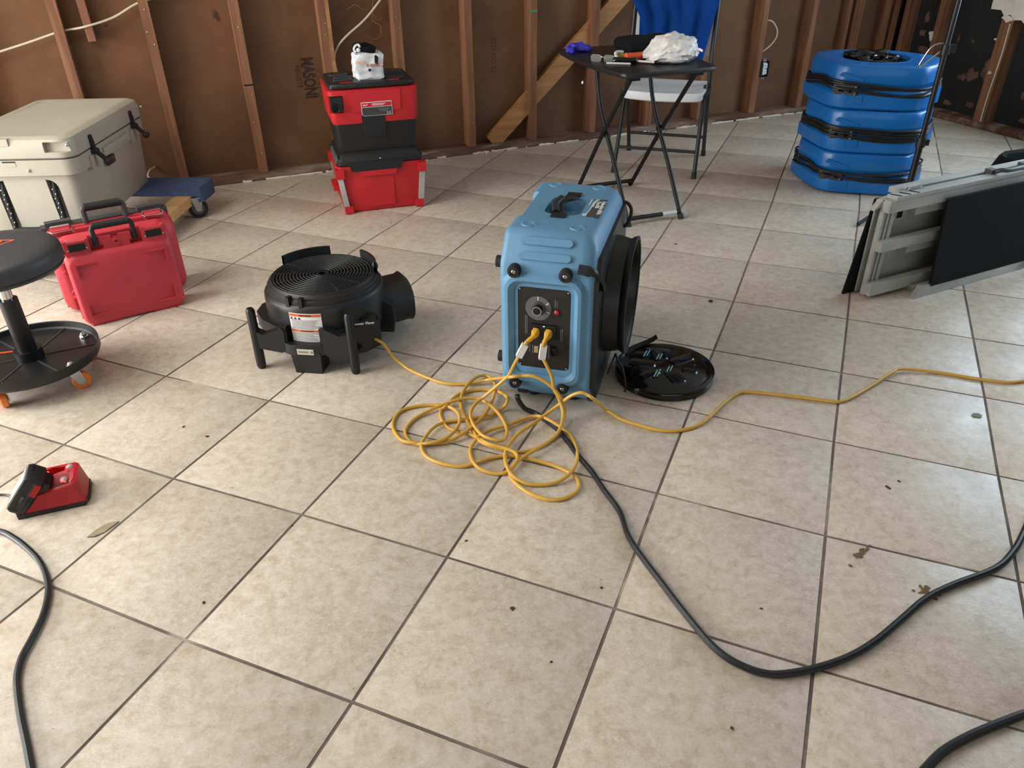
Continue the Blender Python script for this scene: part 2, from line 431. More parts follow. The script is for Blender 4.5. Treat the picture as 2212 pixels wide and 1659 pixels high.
# measured unevenness of the tile corners in millimetres along the two grid directions
NODE = {(0,0):(5,-8),(1,0):(3,-3),(0,1):(0,3),(1,1):(-1,6),(2,1):(-1,2),(3,1):(1,1),(-1,1):(0,-6),(-1,0):(9,-3),(-1,2):(0,-3),(0,2):(-1,3),(1,2):(-3,8),
 (2,2):(-6,6),(3,2):(-1,0),(4,2):(0,6),(-2,2):(-1,-8),(0,3):(-4,1),(2,3):(-5,6),(3,3):(-4,0),(0,4):(4,8),(2,4):(-3,-5),(3,4):(-2,-3),(-1,5):(5,-4),(-1,6):(6,6),
 (-2,5):(-8,-2),(-2,6):(8,8),(-3,4):(-8,8),(-3,5):(-8,6),(2,5):(1,-8),(3,5):(0,-6),(4,5):(1,-4),(2,6):(-1,-9),(1,6):(-1,-9),(2,7):(3,-9),(1,7):(-4,-9),(2,8):(4,-5),(3,8):(6,-4),(1,8):(3,-8)}
rnd = random.Random(11)
JIT = {}
def node(i, j):
    if (i, j) not in JIT:
        a, b = NODE.get((i, j), (rnd.uniform(-2, 2), rnd.uniform(-2, 2))); JIT[(i, j)] = (a/1000, b/1000)
    a, b = JIT[(i, j)]
    return Vector((OX, OY)) + E1 * (TP*i + a) + E2 * (TP*j + b)
RI = ROOM_M.inverted()
def clip(poly, inside, cross):
    out = []
    for k in range(len(poly)):
        p, q = poly[k], poly[(k+1) % len(poly)]; a, b = inside(p), inside(q)
        if a: out.append(p)
        if a != b: out.append(cross(p, q))
    return out
def clip_room(poly):
    def loc(p): return RI @ Vector((p[0], p[1], 0))
    for f in (lambda p: -.004 - loc(p).y, lambda p: S_RIGHT - .004 - loc(p).x, lambda p: loc(p).x - S_LEFT - .02, lambda p: loc(p).y - Y_REAR - .02):
        poly = clip(poly, lambda p: f(p) > 0, lambda p, q: p + (q - p) * (f(p) / (f(p) - f(q))))
        if len(poly) < 3: return []
    return poly
b = B(); b.box(((S_LEFT+S_RIGHT)/2, Y_REAR/2 + .05, -.0528), (S_RIGHT-S_LEFT+.2, -Y_REAR+.3, .1))
floor = struct('floor', b, 'grout'); floor.matrix_world = ROOM_M
GAP = .0042
for i in range(-11, 15):
    for j in range(-10, 16):
        q = [node(i, j), node(i+1, j), node(i+1, j+1), node(i, j+1)]
        ctr = sum(q, Vector((0, 0))) / 4
        lc = RI @ Vector((ctr.x, ctr.y, 0))
        if ctr.y < .2 and (ctr.x < -1.5 or ctr.x > 2.0 or ctr.y < -.4): continue
        if ctr.x < -3.6 or ctr.x > 4.2: continue
        q = clip_room(q)
        if not q: continue
        ctr = sum(q, Vector((0, 0))) / len(q)
        area = sum((q[k]-ctr).x*(q[(k+1) % len(q)]-ctr).y - (q[k]-ctr).y*(q[(k+1) % len(q)]-ctr).x for k in range(len(q))) / 2
        if area < .004: continue
        def inset(poly, d):
            n = len(poly); res = []
            for k in range(n):
                a0, a1, a2 = poly[k-1], poly[k], poly[(k+1) % n]
                n1 = Vector((-(a1-a0).y, (a1-a0).x)).normalized(); n2 = Vector((-(a2-a1).y, (a2-a1).x)).normalized()
                m = n1 + n2; m = m / max(m.length_squared, .2) * 2
                res.append(a1 + m * d)
            return res
        o0, o1 = inset(q, GAP), inset(q, GAP + .0028)
        dz = rnd.uniform(-.0006, .0006)
        tb = B()
        tb.loft([[(p.x, p.y, -.008) for p in o0], [(p.x, p.y, -.0009 + dz) for p in o0], [(p.x, p.y, dz) for p in o1]], cap0=False)
        t = obj('tile', tb, 'ceramic_tile', floor); t.matrix_parent_inverse = ROOM_M.inverted()

# ------------------------------------------------------------------ walls and ceiling (all in the room frame)
def room(o): o.matrix_world = ROOM_M; return o
# back wall: hardboard sheathing with one small hole that lets the sky through
HB = .10
wbk = B()
hx, hz, hr = 2.652, .373, .009
def panel(b_, x0, x1, z0, z1, y):
    b_._new([(x0, y, z0), (x1, y, z0), (x1, y, z1), (x0, y, z1)], [(0, 1, 2, 3)])
for y in (HB, HB + .006):
    panel(wbk, S_LEFT - .1, hx - .03, 0, Z_CEIL, y); panel(wbk, hx + .03, S_RIGHT + .12, 0, Z_CEIL, y)
    panel(wbk, hx - .03, hx + .03, 0, hz - .03, y); panel(wbk, hx - .03, hx + .03, hz + .03, Z_CEIL, y)
    sq = [(hx + .03, hz - .03), (hx + .03, hz + .03), (hx - .03, hz + .03), (hx - .03, hz - .03)]
    n = 16; ci = [(hx + hr * (1 + .25*math.sin(3*k)) * math.cos(2*PI*k/n - PI/4), hz + hr*1.25 * math.sin(2*PI*k/n - PI/4)) for k in range(n)]
    for k in range(4):
        a = [sq[k], sq[(k+1) % 4]]; c = [ci[(k*4 + m) % n] for m in range(5)]
        pts = [a[0], a[1]] + c[::-1]
        wbk._new([(p[0], y, p[1]) for p in pts], [tuple(range(len(pts)))])
wall_back = room(struct('wall_back', wbk, 'hardboard'))
SW, SD = .05, .10
def stud(x, parent, z0=.045, z1=Z_CEIL, w=SW, y0=0., y1=None, mat='stud_wood', lean=0.):
    y1 = HB if y1 is None else y1
    b_ = B(); b_.box((x, (y0+y1)/2, (z0+z1)/2), (w, y1-y0, z1-z0), bev=.003, seg=1)
    if lean:
        for v in b_.bm.verts: v.co.x += lean * (v.co.z - z0)
    b_.wobble(.0015, 3., x)
    return obj('stud', b_, mat, parent)
for k, x in enumerate((-2.84, -2.38, -1.92, -1.46, -.99, -.527, -.085, .384, .872, 1.318, 1.775, 2.228, 2.69, 3.155, 3.605, 4.085, 4.54, 4.985)):
    stud(x, wall_back)
stud(5.355, wall_back, w=.05); stud(5.27, wall_back, w=.045)
stud(4.90, wall_back, w=.04, y0=.03)
# doubled edge on one stud and a notched joint on another
b = B(); b.box((.902, .05, 1.25), (.022, .10, 2.4), bev=.002, seg=1); obj('stud', b, 'new_wood', wall_back)
b = B(); b.box((.384, -.001, .565), (.054, .004, .008)); obj('stud_joint', b, 'deep_black', wall_back)
# short hanging lath beside the left stud
b = B(); b.box((-.395, .05, 1.45), (.04, .06, 1.2), bev=.003, seg=1, rot=Matrix.Rotation(-.02, 3, 'Y')); obj('lath', b, 'stud_wood', wall_back)
# sole plate
b = B()
xs = [S_LEFT + k*.3 for k in range(31)]; xs = [x for x in xs if x < S_RIGHT] + [S_RIGHT]
b.loft([[(x, .002, 0), (x, .002, .043), (x, HB, .045), (x, HB, 0)] for x in xs], bev=0).wobble(.0025, 5., 3.)
obj('sole_plate', b, 'dusty_wood', wall_back)
# diagonal brace let in behind the studs: three visible lengths
d0, d1 = Vector((1.93, .05, .045)), Vector((3.55, .05, 1.50))
dv = (d1 - d0).normalized(); nrm = Vector((-dv.z, 0, dv.x))
b = B(); b.prism([( (d0 - nrm*.055).x, (d0 - nrm*.055).z ), ((d1 - nrm*.055).x, (d1 - nrm*.055).z), ((d1 + nrm*.055).x, (d1 + nrm*.055).z), ((d0 + nrm*.055).x, (d0 + nrm*.055).z)], .03, .075, axis='y', bev=.002, seg=1)
br = obj('diagonal_brace', b, 'new_wood', wall_back)
kn = B(); kn.cyl((2.955, .0285, .965), (2.955, .034, .965), .011, n=12); obj('wood_knot', kn, 'dark_crumb', br)
# green tape on one stud
b = B(); b.box((2.226, -.002, .865), (.052, .003, .012)); obj('tape_strip', b, 'green_tape', wall_back)
# nails and staples
b = B()
for x in (-.085, .384, .872, 1.318, 1.775, 2.228, 2.69, 3.605, 4.085):
    for k in range(4): b.sph((x + rnd.uniform(-.015, .015), -.0005, rnd.uniform(.1, 1.0)), .0035, 6)
o = obj('nail_heads', b, 'steel', wall_back); o['kind'] = 'stuff'
# stencilled print on the sheathing, reading downwards
def wall_text(txt, x, z, size, name, mat, sq=1., bold=.0):
    m = Matrix.Translation((x, HB - .0008, z)) @ Matrix.Rotation(PI/2, 4, 'X') @ Matrix.Rotation(-PI/2, 4, 'Z')
    return obj(name, text_mesh(txt, size, m, .0004, bold, squeeze=sq), mat, wall_back)
wall_text('MASONI', .752, .558, .10, 'stencil_lettering', 'stencil_ink', sq=.64, bold=.0035)
wall_text('REGISTE', .692, .57, .045, 'stencil_lettering', 'stencil_ink', sq=.8)
wall_text('JOINT O', .812, .52, .05, 'stencil_lettering', 'faint_ink', sq=.9)
wall_text('STD NO 52', 1.98, .60, .05, 'stencil_lettering', 'faint_ink', sq=.9)
# plaster crumbs left along the base of the wall
b = B(); x = S_LEFT + .1; r2 = random.Random(5)
while x < S_RIGHT - .1:
    L_ = r2.uniform(.04, .22); w = r2.uniform(.004, .014)
    pts = [(x + L_*k/5, -w*r2.uniform(.2, 1.), .0) for k in range(6)]
    b.loft([[(p[0], -.001, .0), (p[0], p[1] - .004, .0), (p[0], p[1]*.6 - .002, r2.uniform(.003, .009)), (p[0], -.001, r2.uniform(.004, .012))] for p in pts])
    x += L_ + (r2.uniform(0, .05) if r2.random() < .6 else r2.uniform(.05, .3))
for k in range(40):
    x = r2.uniform(-1.3, 4.8); b.sph((x, -r2.uniform(.01, .035), .003), r2.uniform(.003, .008), 6)
o = obj('plaster_crumbs', b, 'plaster', wall_back); o['kind'] = 'stuff'

# right wall: black building paper on studs with a window beyond the frame
RX = S_RIGHT
wr = B()
def slab(b_, y0, y1, z0, z1): b_.box((RX + .11, (y0+y1)/2, (z0+z1)/2), (.02, abs(y1-y0), z1-z0))
slab(wr, .12, -1.55, 0, Z_CEIL); slab(wr, -1.55, -3.95, 0, .9); slab(wr, -1.55, -3.95, 2.1, Z_CEIL); slab(wr, -3.95, Y_REAR, 0, Z_CEIL)
wall_right = room(struct('wall_right', wr, 'tar_paper'))
for y, w in ((-.045, .05), (-.365, .045), (-.93, .09), (-1.5, .05), (-4.0, .05)):
    b = B(); b.box((RX + .05, y, (.045+Z_CEIL)/2), (.10, w, Z_CEIL-.045), bev=.003, seg=1); b.wobble(.002, 3., y); obj('stud', b, 'stud_wood', wall_right)
b = B(); b.loft([[(RX + .002, -k*.3, 0), (RX + .002, -k*.3, .043), (RX + .1, -k*.3, .045), (RX + .1, -k*.3, 0)] for k in range(29)]).wobble(.004, 5., 8.)
obj('sole_plate', b, 'dusty_wood', wall_right)
# pale split running down the wide stud
b = B(); b.tube([(RX - .001, -.955 + .006*math.sin(9*z), z) for z in [.05 + .06*k for k in range(12)]], .004, 5); obj('wood_split', b, 'plaster', wall_right)
# torn scraps of pink-brown paper still stuck to the black paper and the studs
def scrap(y, z, w, h, seed, x=None, mat='paper_scrap', th=.006):
    n = 36; rr = random.Random(seed); x = RX + .098 if x is None else x
    rad = [.78 + .6*noise.noise(Vector((1.2*math.cos(2*PI*k/n), 1.2*math.sin(2*PI*k/n), seed*3.1))) + .14*noise.noise(Vector((5*math.cos(2*PI*k/n), 5*math.sin(2*PI*k/n), seed*1.3))) for k in range(n)]
    poly = [(y + w/2*math.cos(2*PI*k/n)*rad[k], z + h/2*math.sin(2*PI*k/n)*rad[k]) for k in range(n)]
    b_ = B(); b_.loft([[(x + .004, p[0], p[1]) for p in poly], [(x - th*rr.uniform(.2, 1.2), y + (p[0]-y)*.93, z + (p[1]-z)*.93) for p in poly]], cap0=False)
    return obj('paper_scrap', b_, mat, wall_right)
for a in ((-.70, .33, .16, .11, 1), (-.80, .38, .08, .17, 2), (-.62, .30, .10, .07, 3), (-.20, .43, .10, .10, 4), (-.19, .26, .12, .10, 5), (-.17, .66, .06, .09, 6), (-.16, .55, .07, .06, 14),
          (-1.17, .27, .13, .09, 7), (-1.27, .22, .12, .07, 8), (-.75, .12, .08, .05, 9), (-.50, .56, .02, .08, 10), (-.63, .55, .03, .03, 15), (-.55, .10, .10, .05, 11), (-1.2, .10, .06, .04, 12)):
    scrap(*a)
scrap(-.33, .56, .05, .09, 21, x=RX - .001, mat='plaster'); scrap(-.93, .74, .10, .06, 22, x=RX - .004, mat='plaster', th=.012)
scrap(-.88, .60, .02, .02, 23, x=RX - .001, mat='plaster'); scrap(-.915, .38, .03, .03, 24, x=RX - .001, mat='plaster')
# remains of white lap siding at the window
for k in range(5):
    b = B(); z = .785 + k*.115
    b.box((RX - .010, -1.16, z + .057), (.014, .75, .111), bev=.002, seg=1, rot=Matrix.Rotation(-.05, 3, 'Y'))
    obj('siding_board', b, 'plaster', wall_right)
b = B(); poly = [(-.87, .785), (-.90, .755), (-.95, .765), (-.99, .735), (-1.04, .74), (-1.10, .70), (-1.18, .72), (-1.5, .70), (-1.5, .80), (-.86, .80)]
b.loft([[(RX - .004, p[0], p[1]) for p in poly], [(RX - .016, p[0], p[1]) for p in poly]]); obj('torn_board', b, 'plaster', wall_right)

# left and rear walls with their openings, ceiling (outside the picture, they shape the light)
def wall_with_opening(name, along, fixed, lo, hi, o0, o1, z0, z1):
    b_ = B()
    def seg(a0, a1, q0, q1):
        if a1 - a0 < .01 or q1 - q0 < .01: return
        c, s_ = (a0+a1)/2, a1-a0
        if along == 'y': b_.box((fixed, c, (q0+q1)/2), (.1, s_, q1-q0))
        else: b_.box((c, fixed, (q0+q1)/2), (s_, .1, q1-q0))
    seg(lo, o0, 0, Z_CEIL); seg(o1, hi, 0, Z_CEIL); seg(o0, o1, 0, z0); seg(o0, o1, z1, Z_CEIL)
    return room(struct(name, b_, 'hardboard'))
wall_with_opening('wall_left', 'y', S_LEFT - .05, Y_REAR, .1, -3.5, -.3, 0, 2.2)
wall_with_opening('wall_rear', 'x', Y_REAR - .05, S_LEFT - .1, S_RIGHT + .1, -2.7, 2.3, .3, 2.2)
b = B(); b.box(((S_LEFT+S_RIGHT)/2, Y_REAR/2, Z_CEIL + .05), (S_RIGHT-S_LEFT+.3, -Y_REAR+.3, .1)); room(struct('ceiling', b, 'wall_paint'))

# ------------------------------------------------------------------ wiring in the walls
def cable(name, pts, r, mat, label, cat='cable', rm=True, sub=6, n=6, group=None):
    b_ = B(); b_.tube(smooth_path(pts, sub), r, n); o = obj(name, b_, mat)
    if rm: room(o)
    return tag(o, label, cat, group)
cable('electrical_cable', [(-1.6, .05, .70), (-1.2, .05, .74), (-.95, .045, .80), (-.70, .05, .86), (-.527, .05, .905), (-.40, .015, .925), (-.25, .04, .96), (-.085, .05, 1.03), (.15, .05, 1.06), (.384, .05, 1.08), (.62, .05, 1.1)], .0058, 'white_cable',
      'off-white electrical cable threaded through the studs above the tan cooler')
cable('electrical_cable', [(1.318, .05, 1.06), (1.22, .04, .96), (1.12, .03, .87), (1.0, .02, .79), (.94, .03, .73), (.915, .045, .66), (.93, .05, .56), (.985, .05, .44), (1.0, .05, .30)], .006, 'white_cable',
      'off-white cable curving down from the stud behind the red tool box stack')
cable('electrical_cable', [(.905, .035, .80), (.91, .03, .66), (.93, .04, .52), (.955, .05, .40), (.96, .05, .28)], .005, 'white_cable', 'thin pale cable hanging straight beside the doubled stud')
cable('electrical_cable', [(-.235, .095, .13), (-.27, .07, .12), (-.285, .04, .09), (-.25, .03, .075), (-.215, .02, .065), (-.19, .01, .035), (-.185, -.012, .012)], .0045, 'white_cable', 'short white cable end sticking out of the sheathing above the dolly')
cable('electrical_cable', [(4.10, .02, .70), (4.15, .0, .695), (4.20, -.01, .64), (4.205, -.01, .58), (4.16, .0, .52), (4.10, .02, .47), (4.09, .03, .42)], .005, 'white_cable', 'bowed off-white cable between stud and outlet box')
cable('bare_wire', [(1.03, .06, .93), (1.08, .05, .955), (1.12, .04, .93), (1.17, .05, .915), (1.18, .05, .86), (1.22, .04, .83), (1.21, .04, .77), (1.17, .05, .76), (1.12, .06, .79)], .002, 'copper', 'tangled bare copper wire dangling in front of the sheathing', 'wire')
cable('bare_wire', [(1.17, .06, 1.10), (1.19, .05, 1.0), (1.185, .05, .90), (1.21, .05, .86), (1.235, .05, .88)], .002, 'copper', 'bare copper strand hanging straight down between two studs', 'wire')
ob = thing('outlet_box', 'metal outlet box with white duplex receptacle on a stud', 'outlet'); 
ob.matrix_world = ROOM_M @ Matrix.Translation((4.145, -.004, .365))
b = B(); b.ring_frame(rrect(.066, .115, .006), rrect(.058, .107, .004), -.012, .05, 'y'); b.box((0, .05, 0), (.066, .004, .115)); obj('box', b, 'charcoal_metal', ob)
b = B(); b.box((0, .008, .021), (.036, .03, .034), bev=.006); b.box((0, .008, -.021), (.036, .03, .034), bev=.006); b.box((0, .014, 0), (.030, .02, .09)); rc = obj('receptacle', b, 'white_plastic', ob)
for dz in (.021, -.021):
    for q in ((-.007, .009), (.007, .011)):
        b = B(); b.box((q[0], -.0075, dz + .003), (.0025, .002, q[1])); obj('slot', b, 'deep_black', rc)
    b = B(); b.cyl((0, -.0085, dz - .009), (0, -.006, dz - .009), .0028, n=8); obj('ground_hole', b, 'deep_black', rc)
    b = B(); b.box((0, .011, math.copysign(.066, dz)), (.03, .003, .018)); obj('mounting_strap', b, 'steel', ob)

# ================================================================== air scrubber
SCR_RZ = math.radians(-15.5)
scr = thing('air_scrubber', 'blue moulded air scrubber with black control panel and round side duct ring', 'air scrubber', (.11, 2.185, 0), SCR_RZ)
H, CH, CD, LD = .61, .09, .07, .63
prof = [(0, CH), (0, H-CH), (CD, H), (LD-CD, H), (LD, H-CH), (LD, CH), (LD-CD, .014), (CD, .014)]
b = B()
low = [(0, CH), (0, .49), (.055, .560), (LD-.055, .560), (LD, .49), (LD, CH), (LD-CD, .014), (CD, .014)]
b.loft([[(-.152, p[0], p[1]) for p in prof][::-1], [(.122, p[0], p[1]) for p in prof][::-1], [(.152, p[0], p[1]) for p in low][::-1]])
# waist on the left side and recessed hand hold on the top
w1 = B(); w1.loft([[(-.24, .11, z), (-.125, .19, z), (-.125, .43, z), (-.24, .51, z)] for z in (-.1, .8)])
w2 = B(); w2.prism(rrect(.122, .172, .035, -.004, .311), H - .045, H + .05, axis='z')
w3 = B(); w3.prism(rrect(.048, .225, .014, -.004, .312), H - .006, H + .05, axis='z')
body = obj('housing', cut(b, w1, w2, w3, round_=.022), 'blue_moulded_plastic', scr)
# raised frame around the panel
b = B(); PX, PZ = -.006, .30
b.loft([[(p[0], .004, p[1]) for p in rrect(.275, .40, .05, -.008, PZ)], [(p[0], -.014, p[1]) for p in rrect(.245, .375, .045, -.008, PZ)],
        [(p[0], -.016, p[1]) for p in rrect(.225, .35, .04, -.008, PZ)], [(p[0], -.004, p[1]) for p in rrect(.195, .325, .03, PX, PZ)], [(p[0], .012, p[1]) for p in rrect(.19, .32, .03, PX, PZ)]], cap0=False, cap1=False)
obj('panel_surround', b, 'blue_moulded_plastic', scr)
# two ribs on the slanted shoulder
tl = math.atan2(CD, CH)
for t in (.030, .078):
    k = t / math.hypot(CD, CH)
    m = Matrix.Translation((-.01, CD*k, H - CH + CH*k)) @ Matrix.Rotation(PI/2 - tl, 4, 'X')
    b = B(); b.prism(rrect(.165, .024, .0119), -.002, .0075, axis='z', mtx=m, bev=.004, seg=2); obj('rib', b, 'blue_moulded_plastic', scr)
# round stacking dimples on the top
for x, y in ((-.085, .118), (.070, .118), (-.085, .522), (.070, .522)):
    b = B(); b.lathe([(0, .001), (.015, .001), (.019, .0035), (.023, .0025), (.026, -.002)], 24, Matrix.Translation((x, y, H))); obj('stacking_dimple', b, 'blue_moulded_plastic', scr)
# strap handle over the recess
b = B(); b.flat(smooth_path([(-.008, .205, H), (-.010, .235, H - .002), (-.022, .262, H - .010), (-.030, .30, H + .002), (-.020, .335, H + .010), (.002, .365, H + .008), (.002, .39, H), (.002, .425, H + .001)], 5), .034, .009); hd = obj('strap_handle', b, 'black_rubber', scr)
for x, y in ((-.008, .207), (.002, .422)):
    b = B(); b.box((x, y, H + .002), (.048, .030, .008), bev=.003); obj('strap_anchor', b, 'black_plastic', hd)
b = B(); b.tube(smooth_path([(-.026, .25, H - .004), (-.038, .30, H + .006), (-.026, .345, H + .012)], 5), .013, 10); obj('grip', b, 'black_rubber', hd)
# name plate on top
b = B(); b.prism([(.078, .222), (.122, .222), (.122, .396), (.078, .396)], H, H + .0012, axis='z'); pl = obj('name_plate', b, 'plate_grey', scr)
tm = Matrix.Translation((.113, .312, H + .0016)) @ Matrix.Rotation(-PI/2, 4, 'Z')
obj('lettering', text_mesh('DefendAir HEPA', .0185, tm, .0003, .0004), 'white_paper', pl)
obj('lettering', text_mesh('Max 870', .0185, Matrix.Translation((.097, .340, H + .0016)) @ Matrix.Rotation(-PI/2, 4, 'Z'), .0003, .0004), 'white_paper', pl)
b = B(); b.prism([(.062, .222), (.078, .222), (.078, .396), (.062, .396)], H, H + .0012, axis='z'); obj('plate_band', b, 'blue_moulded_plastic', pl)
b = B(); b.flat(smooth_path([(.066, .228, H + .0018), (.076, .255, H + .0018), (.080, .30, H + .0018), (.080, .35, H + .0018), (.086, .394, H + .0018)], 6), .0028, .0008); b.flat(smooth_path([(.084, .315, H + .0018), (.085, .36, H + .0018), (.094, .394, H + .0018)], 6), .0034, .0008)
b.prism(circ(.0075, 16, .070, .236), H + .001, H + .0020, axis='z'); b.prism([(.067, .33), (.070, .33), (.070, .39), (.067, .39)], H + .001, H + .002, axis='z'); obj('swoosh', b, 'white_paper', pl)
# black side cover with duct collar
b = B(); prof2 = [(.010, CH+.01), (.010, .478), (.060, .545), (LD-.060, .545), (LD-.010, .478), (LD-.010, CH+.01), (LD-CD-.01, .02), (CD+.01, .02)]
b.prism(prof2, .130, .163, axis='x', bev=.008, seg=2); obj('side_cover', b, 'black_plastic', scr)
RK = Matrix.Diagonal((.90, .90, 1, 1)); cm = Matrix.Translation((.160, .325, .302)) @ Matrix.Rotation(PI/2, 4, 'Y')
b = B(); b.lathe([(.228, -.01), (.224, .02), (.216, .052), (.224, .062), (.226, .070), (.212, .071), (.206, .062), (.200, .02), (.19, -.004), (0, -.004)], 56, cm @ RK); rg = obj('duct_collar', b, 'black_satin', scr)
b = B(); b.lathe([(.221, .068), (.228, .071), (.228, .076), (.214, .076), (.212, .070)], 56, cm @ RK); obj('collar_lip', b, 'black_rubber', rg)
b = B()
for k in range(6):
    a = 2*PI*k/6; b.box((.163, .325 + .088*math.cos(a), .302 + .088*math.sin(a)), (.006, .012, .17), rot=Matrix.Rotation(-a + PI/2, 3, 'X'))
for r in (.05, .1, .15): b.tube([(.164, .325 + r*math.cos(2*PI*k/28), .302 + r*math.sin(2*PI*k/28)) for k in range(28)], .003, 5, closed=True)
obj('filter_grille', b, 'black_plastic', rg)
# latches, rear handle loop, corner bumpers
b = B(); b.flat(smooth_path([(.100, -.008, H-CH+.008), (.130, -.002, H-CH+.002), (.152, .012, H-CH-.014), (.164, .03, H-CH-.04), (.170, .04, H-CH-.075)], 4), .03, .012, up=(-.6, -.7, .3)); lt = obj('latch', b, 'black_plastic', scr)
b = B(); b.tube([(.152, .03, H-CH-.03), (.160, .035, H-CH-.045), (.154, .045, H-CH-.055)], .0035, 6); obj('latch_pin', b, 'chrome', lt)
b = B(); b.tube(smooth_path([(.140, .575, H-.065), (.165, .580, H-.066), (.182, .575, H-.085), (.182, .560, H-.115), (.168, .548, H-.14), (.14, .545, H-.145)], 5), .0065, 8); obj('rear_handle', b, 'black_rubber', scr)
for x in (-.100, .062):
    for z in (H-CH-.017, CH + .010):
        m = Matrix.Translation((x, -.002, z)) @ Matrix.Rotation(PI/2, 4, 'X')
        b = B(); b.lathe([(.021, -.008), (.021, .012), (.018, .019), (.010, .020), (.009, .016), (0, .016)], 24, m); bm_ = obj('bumper_foot', b, 'black_rubber', scr)
        b = B(); b.lathe([(.0075, .012), (.0075, .018), (.0045, .0195), (.003, .0165), (0, .0165)], 12, m); obj('bolt', b, 'steel', bm_)
for z in (.505, .16):
    b = B(); b.cyl((-.145, .05, z), (-.172, .05, z), .019, n=20, bev=.004); obj('bumper_foot', b, 'black_rubber', scr)
b = B(); b.cyl((-.06, .10, .0), (-.06, .10, .02), .022, n=16); obj('floor_foot', b, 'black_rubber', scr)
for x, y in ((.08, .10), (-.06, .53), (.08, .53)):
    b = B(); b.cyl((x, y, .0), (x, y, .02), .022, n=16); obj('floor_foot', b, 'black_rubber', scr)
# control panel
cp = B(); cp.prism(rrect(.170, .288, .016, PX, PZ + .006), .004, -.0005, axis='y'); cpo = obj('control_panel', cp, 'panel_black', scr)
for x in (-.083, .071):
    for z in (.170, .442):
        b = B(); b.sph((PX + .006 + x, -.001, z), .0032, 8); obj('screw', b, 'steel', cpo)
DX, DZ = -.024, .380
fm = lambda x, z, y=-.001: Matrix.Translation((x, y, z)) @ Matrix.Rotation(PI/2, 4, 'X')
b = B(); b.lathe([(.024, .0), (.024, .0008), (.042, .0008), (.042, 0)], 40, fm(DX, DZ)); dial = obj('dial_ring', b, 'mid_grey_plastic', cpo)
b = B(); b.lathe([(.024, .0), (.024, .002), (.021, .0035), (.0, .0035)], 32, fm(DX, DZ)); obj('dial_skirt', b, 'dark_grey_plastic', dial)
b = B(); b.lathe([(.0155, .0), (.015, .022), (.013, .0225), (0, .0225)], 28, fm(DX, DZ)); kn = obj('dial_knob', b, 'black_satin', dial)
b = B(); b.lathe([(.0150, .0215), (.0152, .0232), (.0128, .0232), (.0128, .0215)], 28, fm(DX, DZ)); obj('knob_trim', b, 'chrome', kn)
for a in (1.6, .55, -.35):
    b = B(); b.box((DX + .034*math.cos(a), -.0022, DZ + .034*math.sin(a)), (.0035, .0006, .011), rot=Matrix.Rotation(-a + PI/2, 3, 'Y')); obj('dial_mark', b, 'silver_print', dial)
b = B(); b.lathe([(.0085, 0), (.008, .004), (.0045, .007), (0, .0075)], 18, fm(.036, .372)); obj('indicator_lamp', b, 'red_lens', cpo)
for x, z, h in ((.030, .402, .028), (.036, .400, .02), (-.066, .318, .068), (-.061, .318, .066), (.050, .293, .04), (.055, .292, .046), (-.052, .235, .03), (-.042, .238, .014), (-.042, .222, .012), (.012, .226, .050)):
    b = B(); b.box((x, -.0012, z), (.0017, .0008, h)); obj('print_line', b, 'grey_print', cpo)
b = B(); b.box((-.006, -.004, .300), (.082, .008, .05), bev=.003); og = obj('outlet_block', b, 'black_satin', cpo)
b = B(); b.box((-.004, -.0085, .321), (.005, .001, .003)); obj('indicator_light', b, 'green_light', og)
b = B(); b.box((-.030, -.002, .231), (.014, .003, .024), bev=.001); obj('hour_meter', b, 'tan_display', cpo)
b = B(); b.box((.028, -.005, .232), (.016, .01, .028), bev=.002); obj('rocker_switch', b, 'black_gloss', cpo)
b = B(); b.box((.028, -.001, .232), (.026, .002, .040), bev=.001); obj('switch_bezel', b, 'black_satin', cpo)
SM = scr.matrix_basis
# lanyard hanging from the collar
b = B(); b.tube(smooth_path([(.205, .20, .135), (.215, .185, .118), (.235, .17, .10), (.25, .16, .05), (.252, .155, .012)], 5), .0035, 6); obj('lanyard', b, 'black_rubber', scr)
b = B(); b.tube(smooth_path([(.205, .20, .135), (.20, .17, .12), (.19, .14, .085)], 5), .003, 6); obj('lanyard', b, 'black_rubber', scr)
b = B(); b.tube(smooth_path([(.150, .03, .16), (.158, .02, .11), (.165, .025, .075), (.158, .03, .045), (.14, .05, .03)], 5), .006, 6); obj('lower_strap', b, 'black_rubber', scr)

# the round duct cover lying on the tiles beside it
lid = thing('duct_cover', 'round black duct cover with moulded recesses lying flat on the tiles', 'cover', (.552, 2.392, 0), .25)
LR = .176
b = B(); b.lathe([(0, .0), (LR-.004, .0), (LR, .004), (LR-.001, .018), (LR-.004, .026), (LR+.001, .030), (LR+.001, .036), (LR-.010, .039), (LR-.018, .034), (LR-.024, .036), (LR-.034, .040), (.0, .0405)], 64)
l0 = obj('disc', b, 'black_gloss', lid)
for a, r0, r1, w in ((.3, .03, .13, .055), (1.35, .04, .12, .05), (2.6, .03, .13, .06), (3.6, .04, .125, .05), (4.75, .03, .125, .06), (5.6, .06, .12, .04)):
    m = Matrix.Translation((0, 0, .0395)) @ Matrix.Rotation(a, 4, 'Z')
    b = B(); o_ = rrect(r1-r0, w, w*.35, (r0+r1)/2, 0); i_ = rrect(r1-r0-.012, w-.012, w*.25, (r0+r1)/2, 0)
    b.loft([[(p[0], p[1], 0) for p in o_], [(p[0], p[1], .0045) for p in i_], [(p[0]*.98, p[1]*.8, .0035) for p in i_]], cap0=False, mtx=m); obj('moulded_rib', b, 'black_gloss', lid)
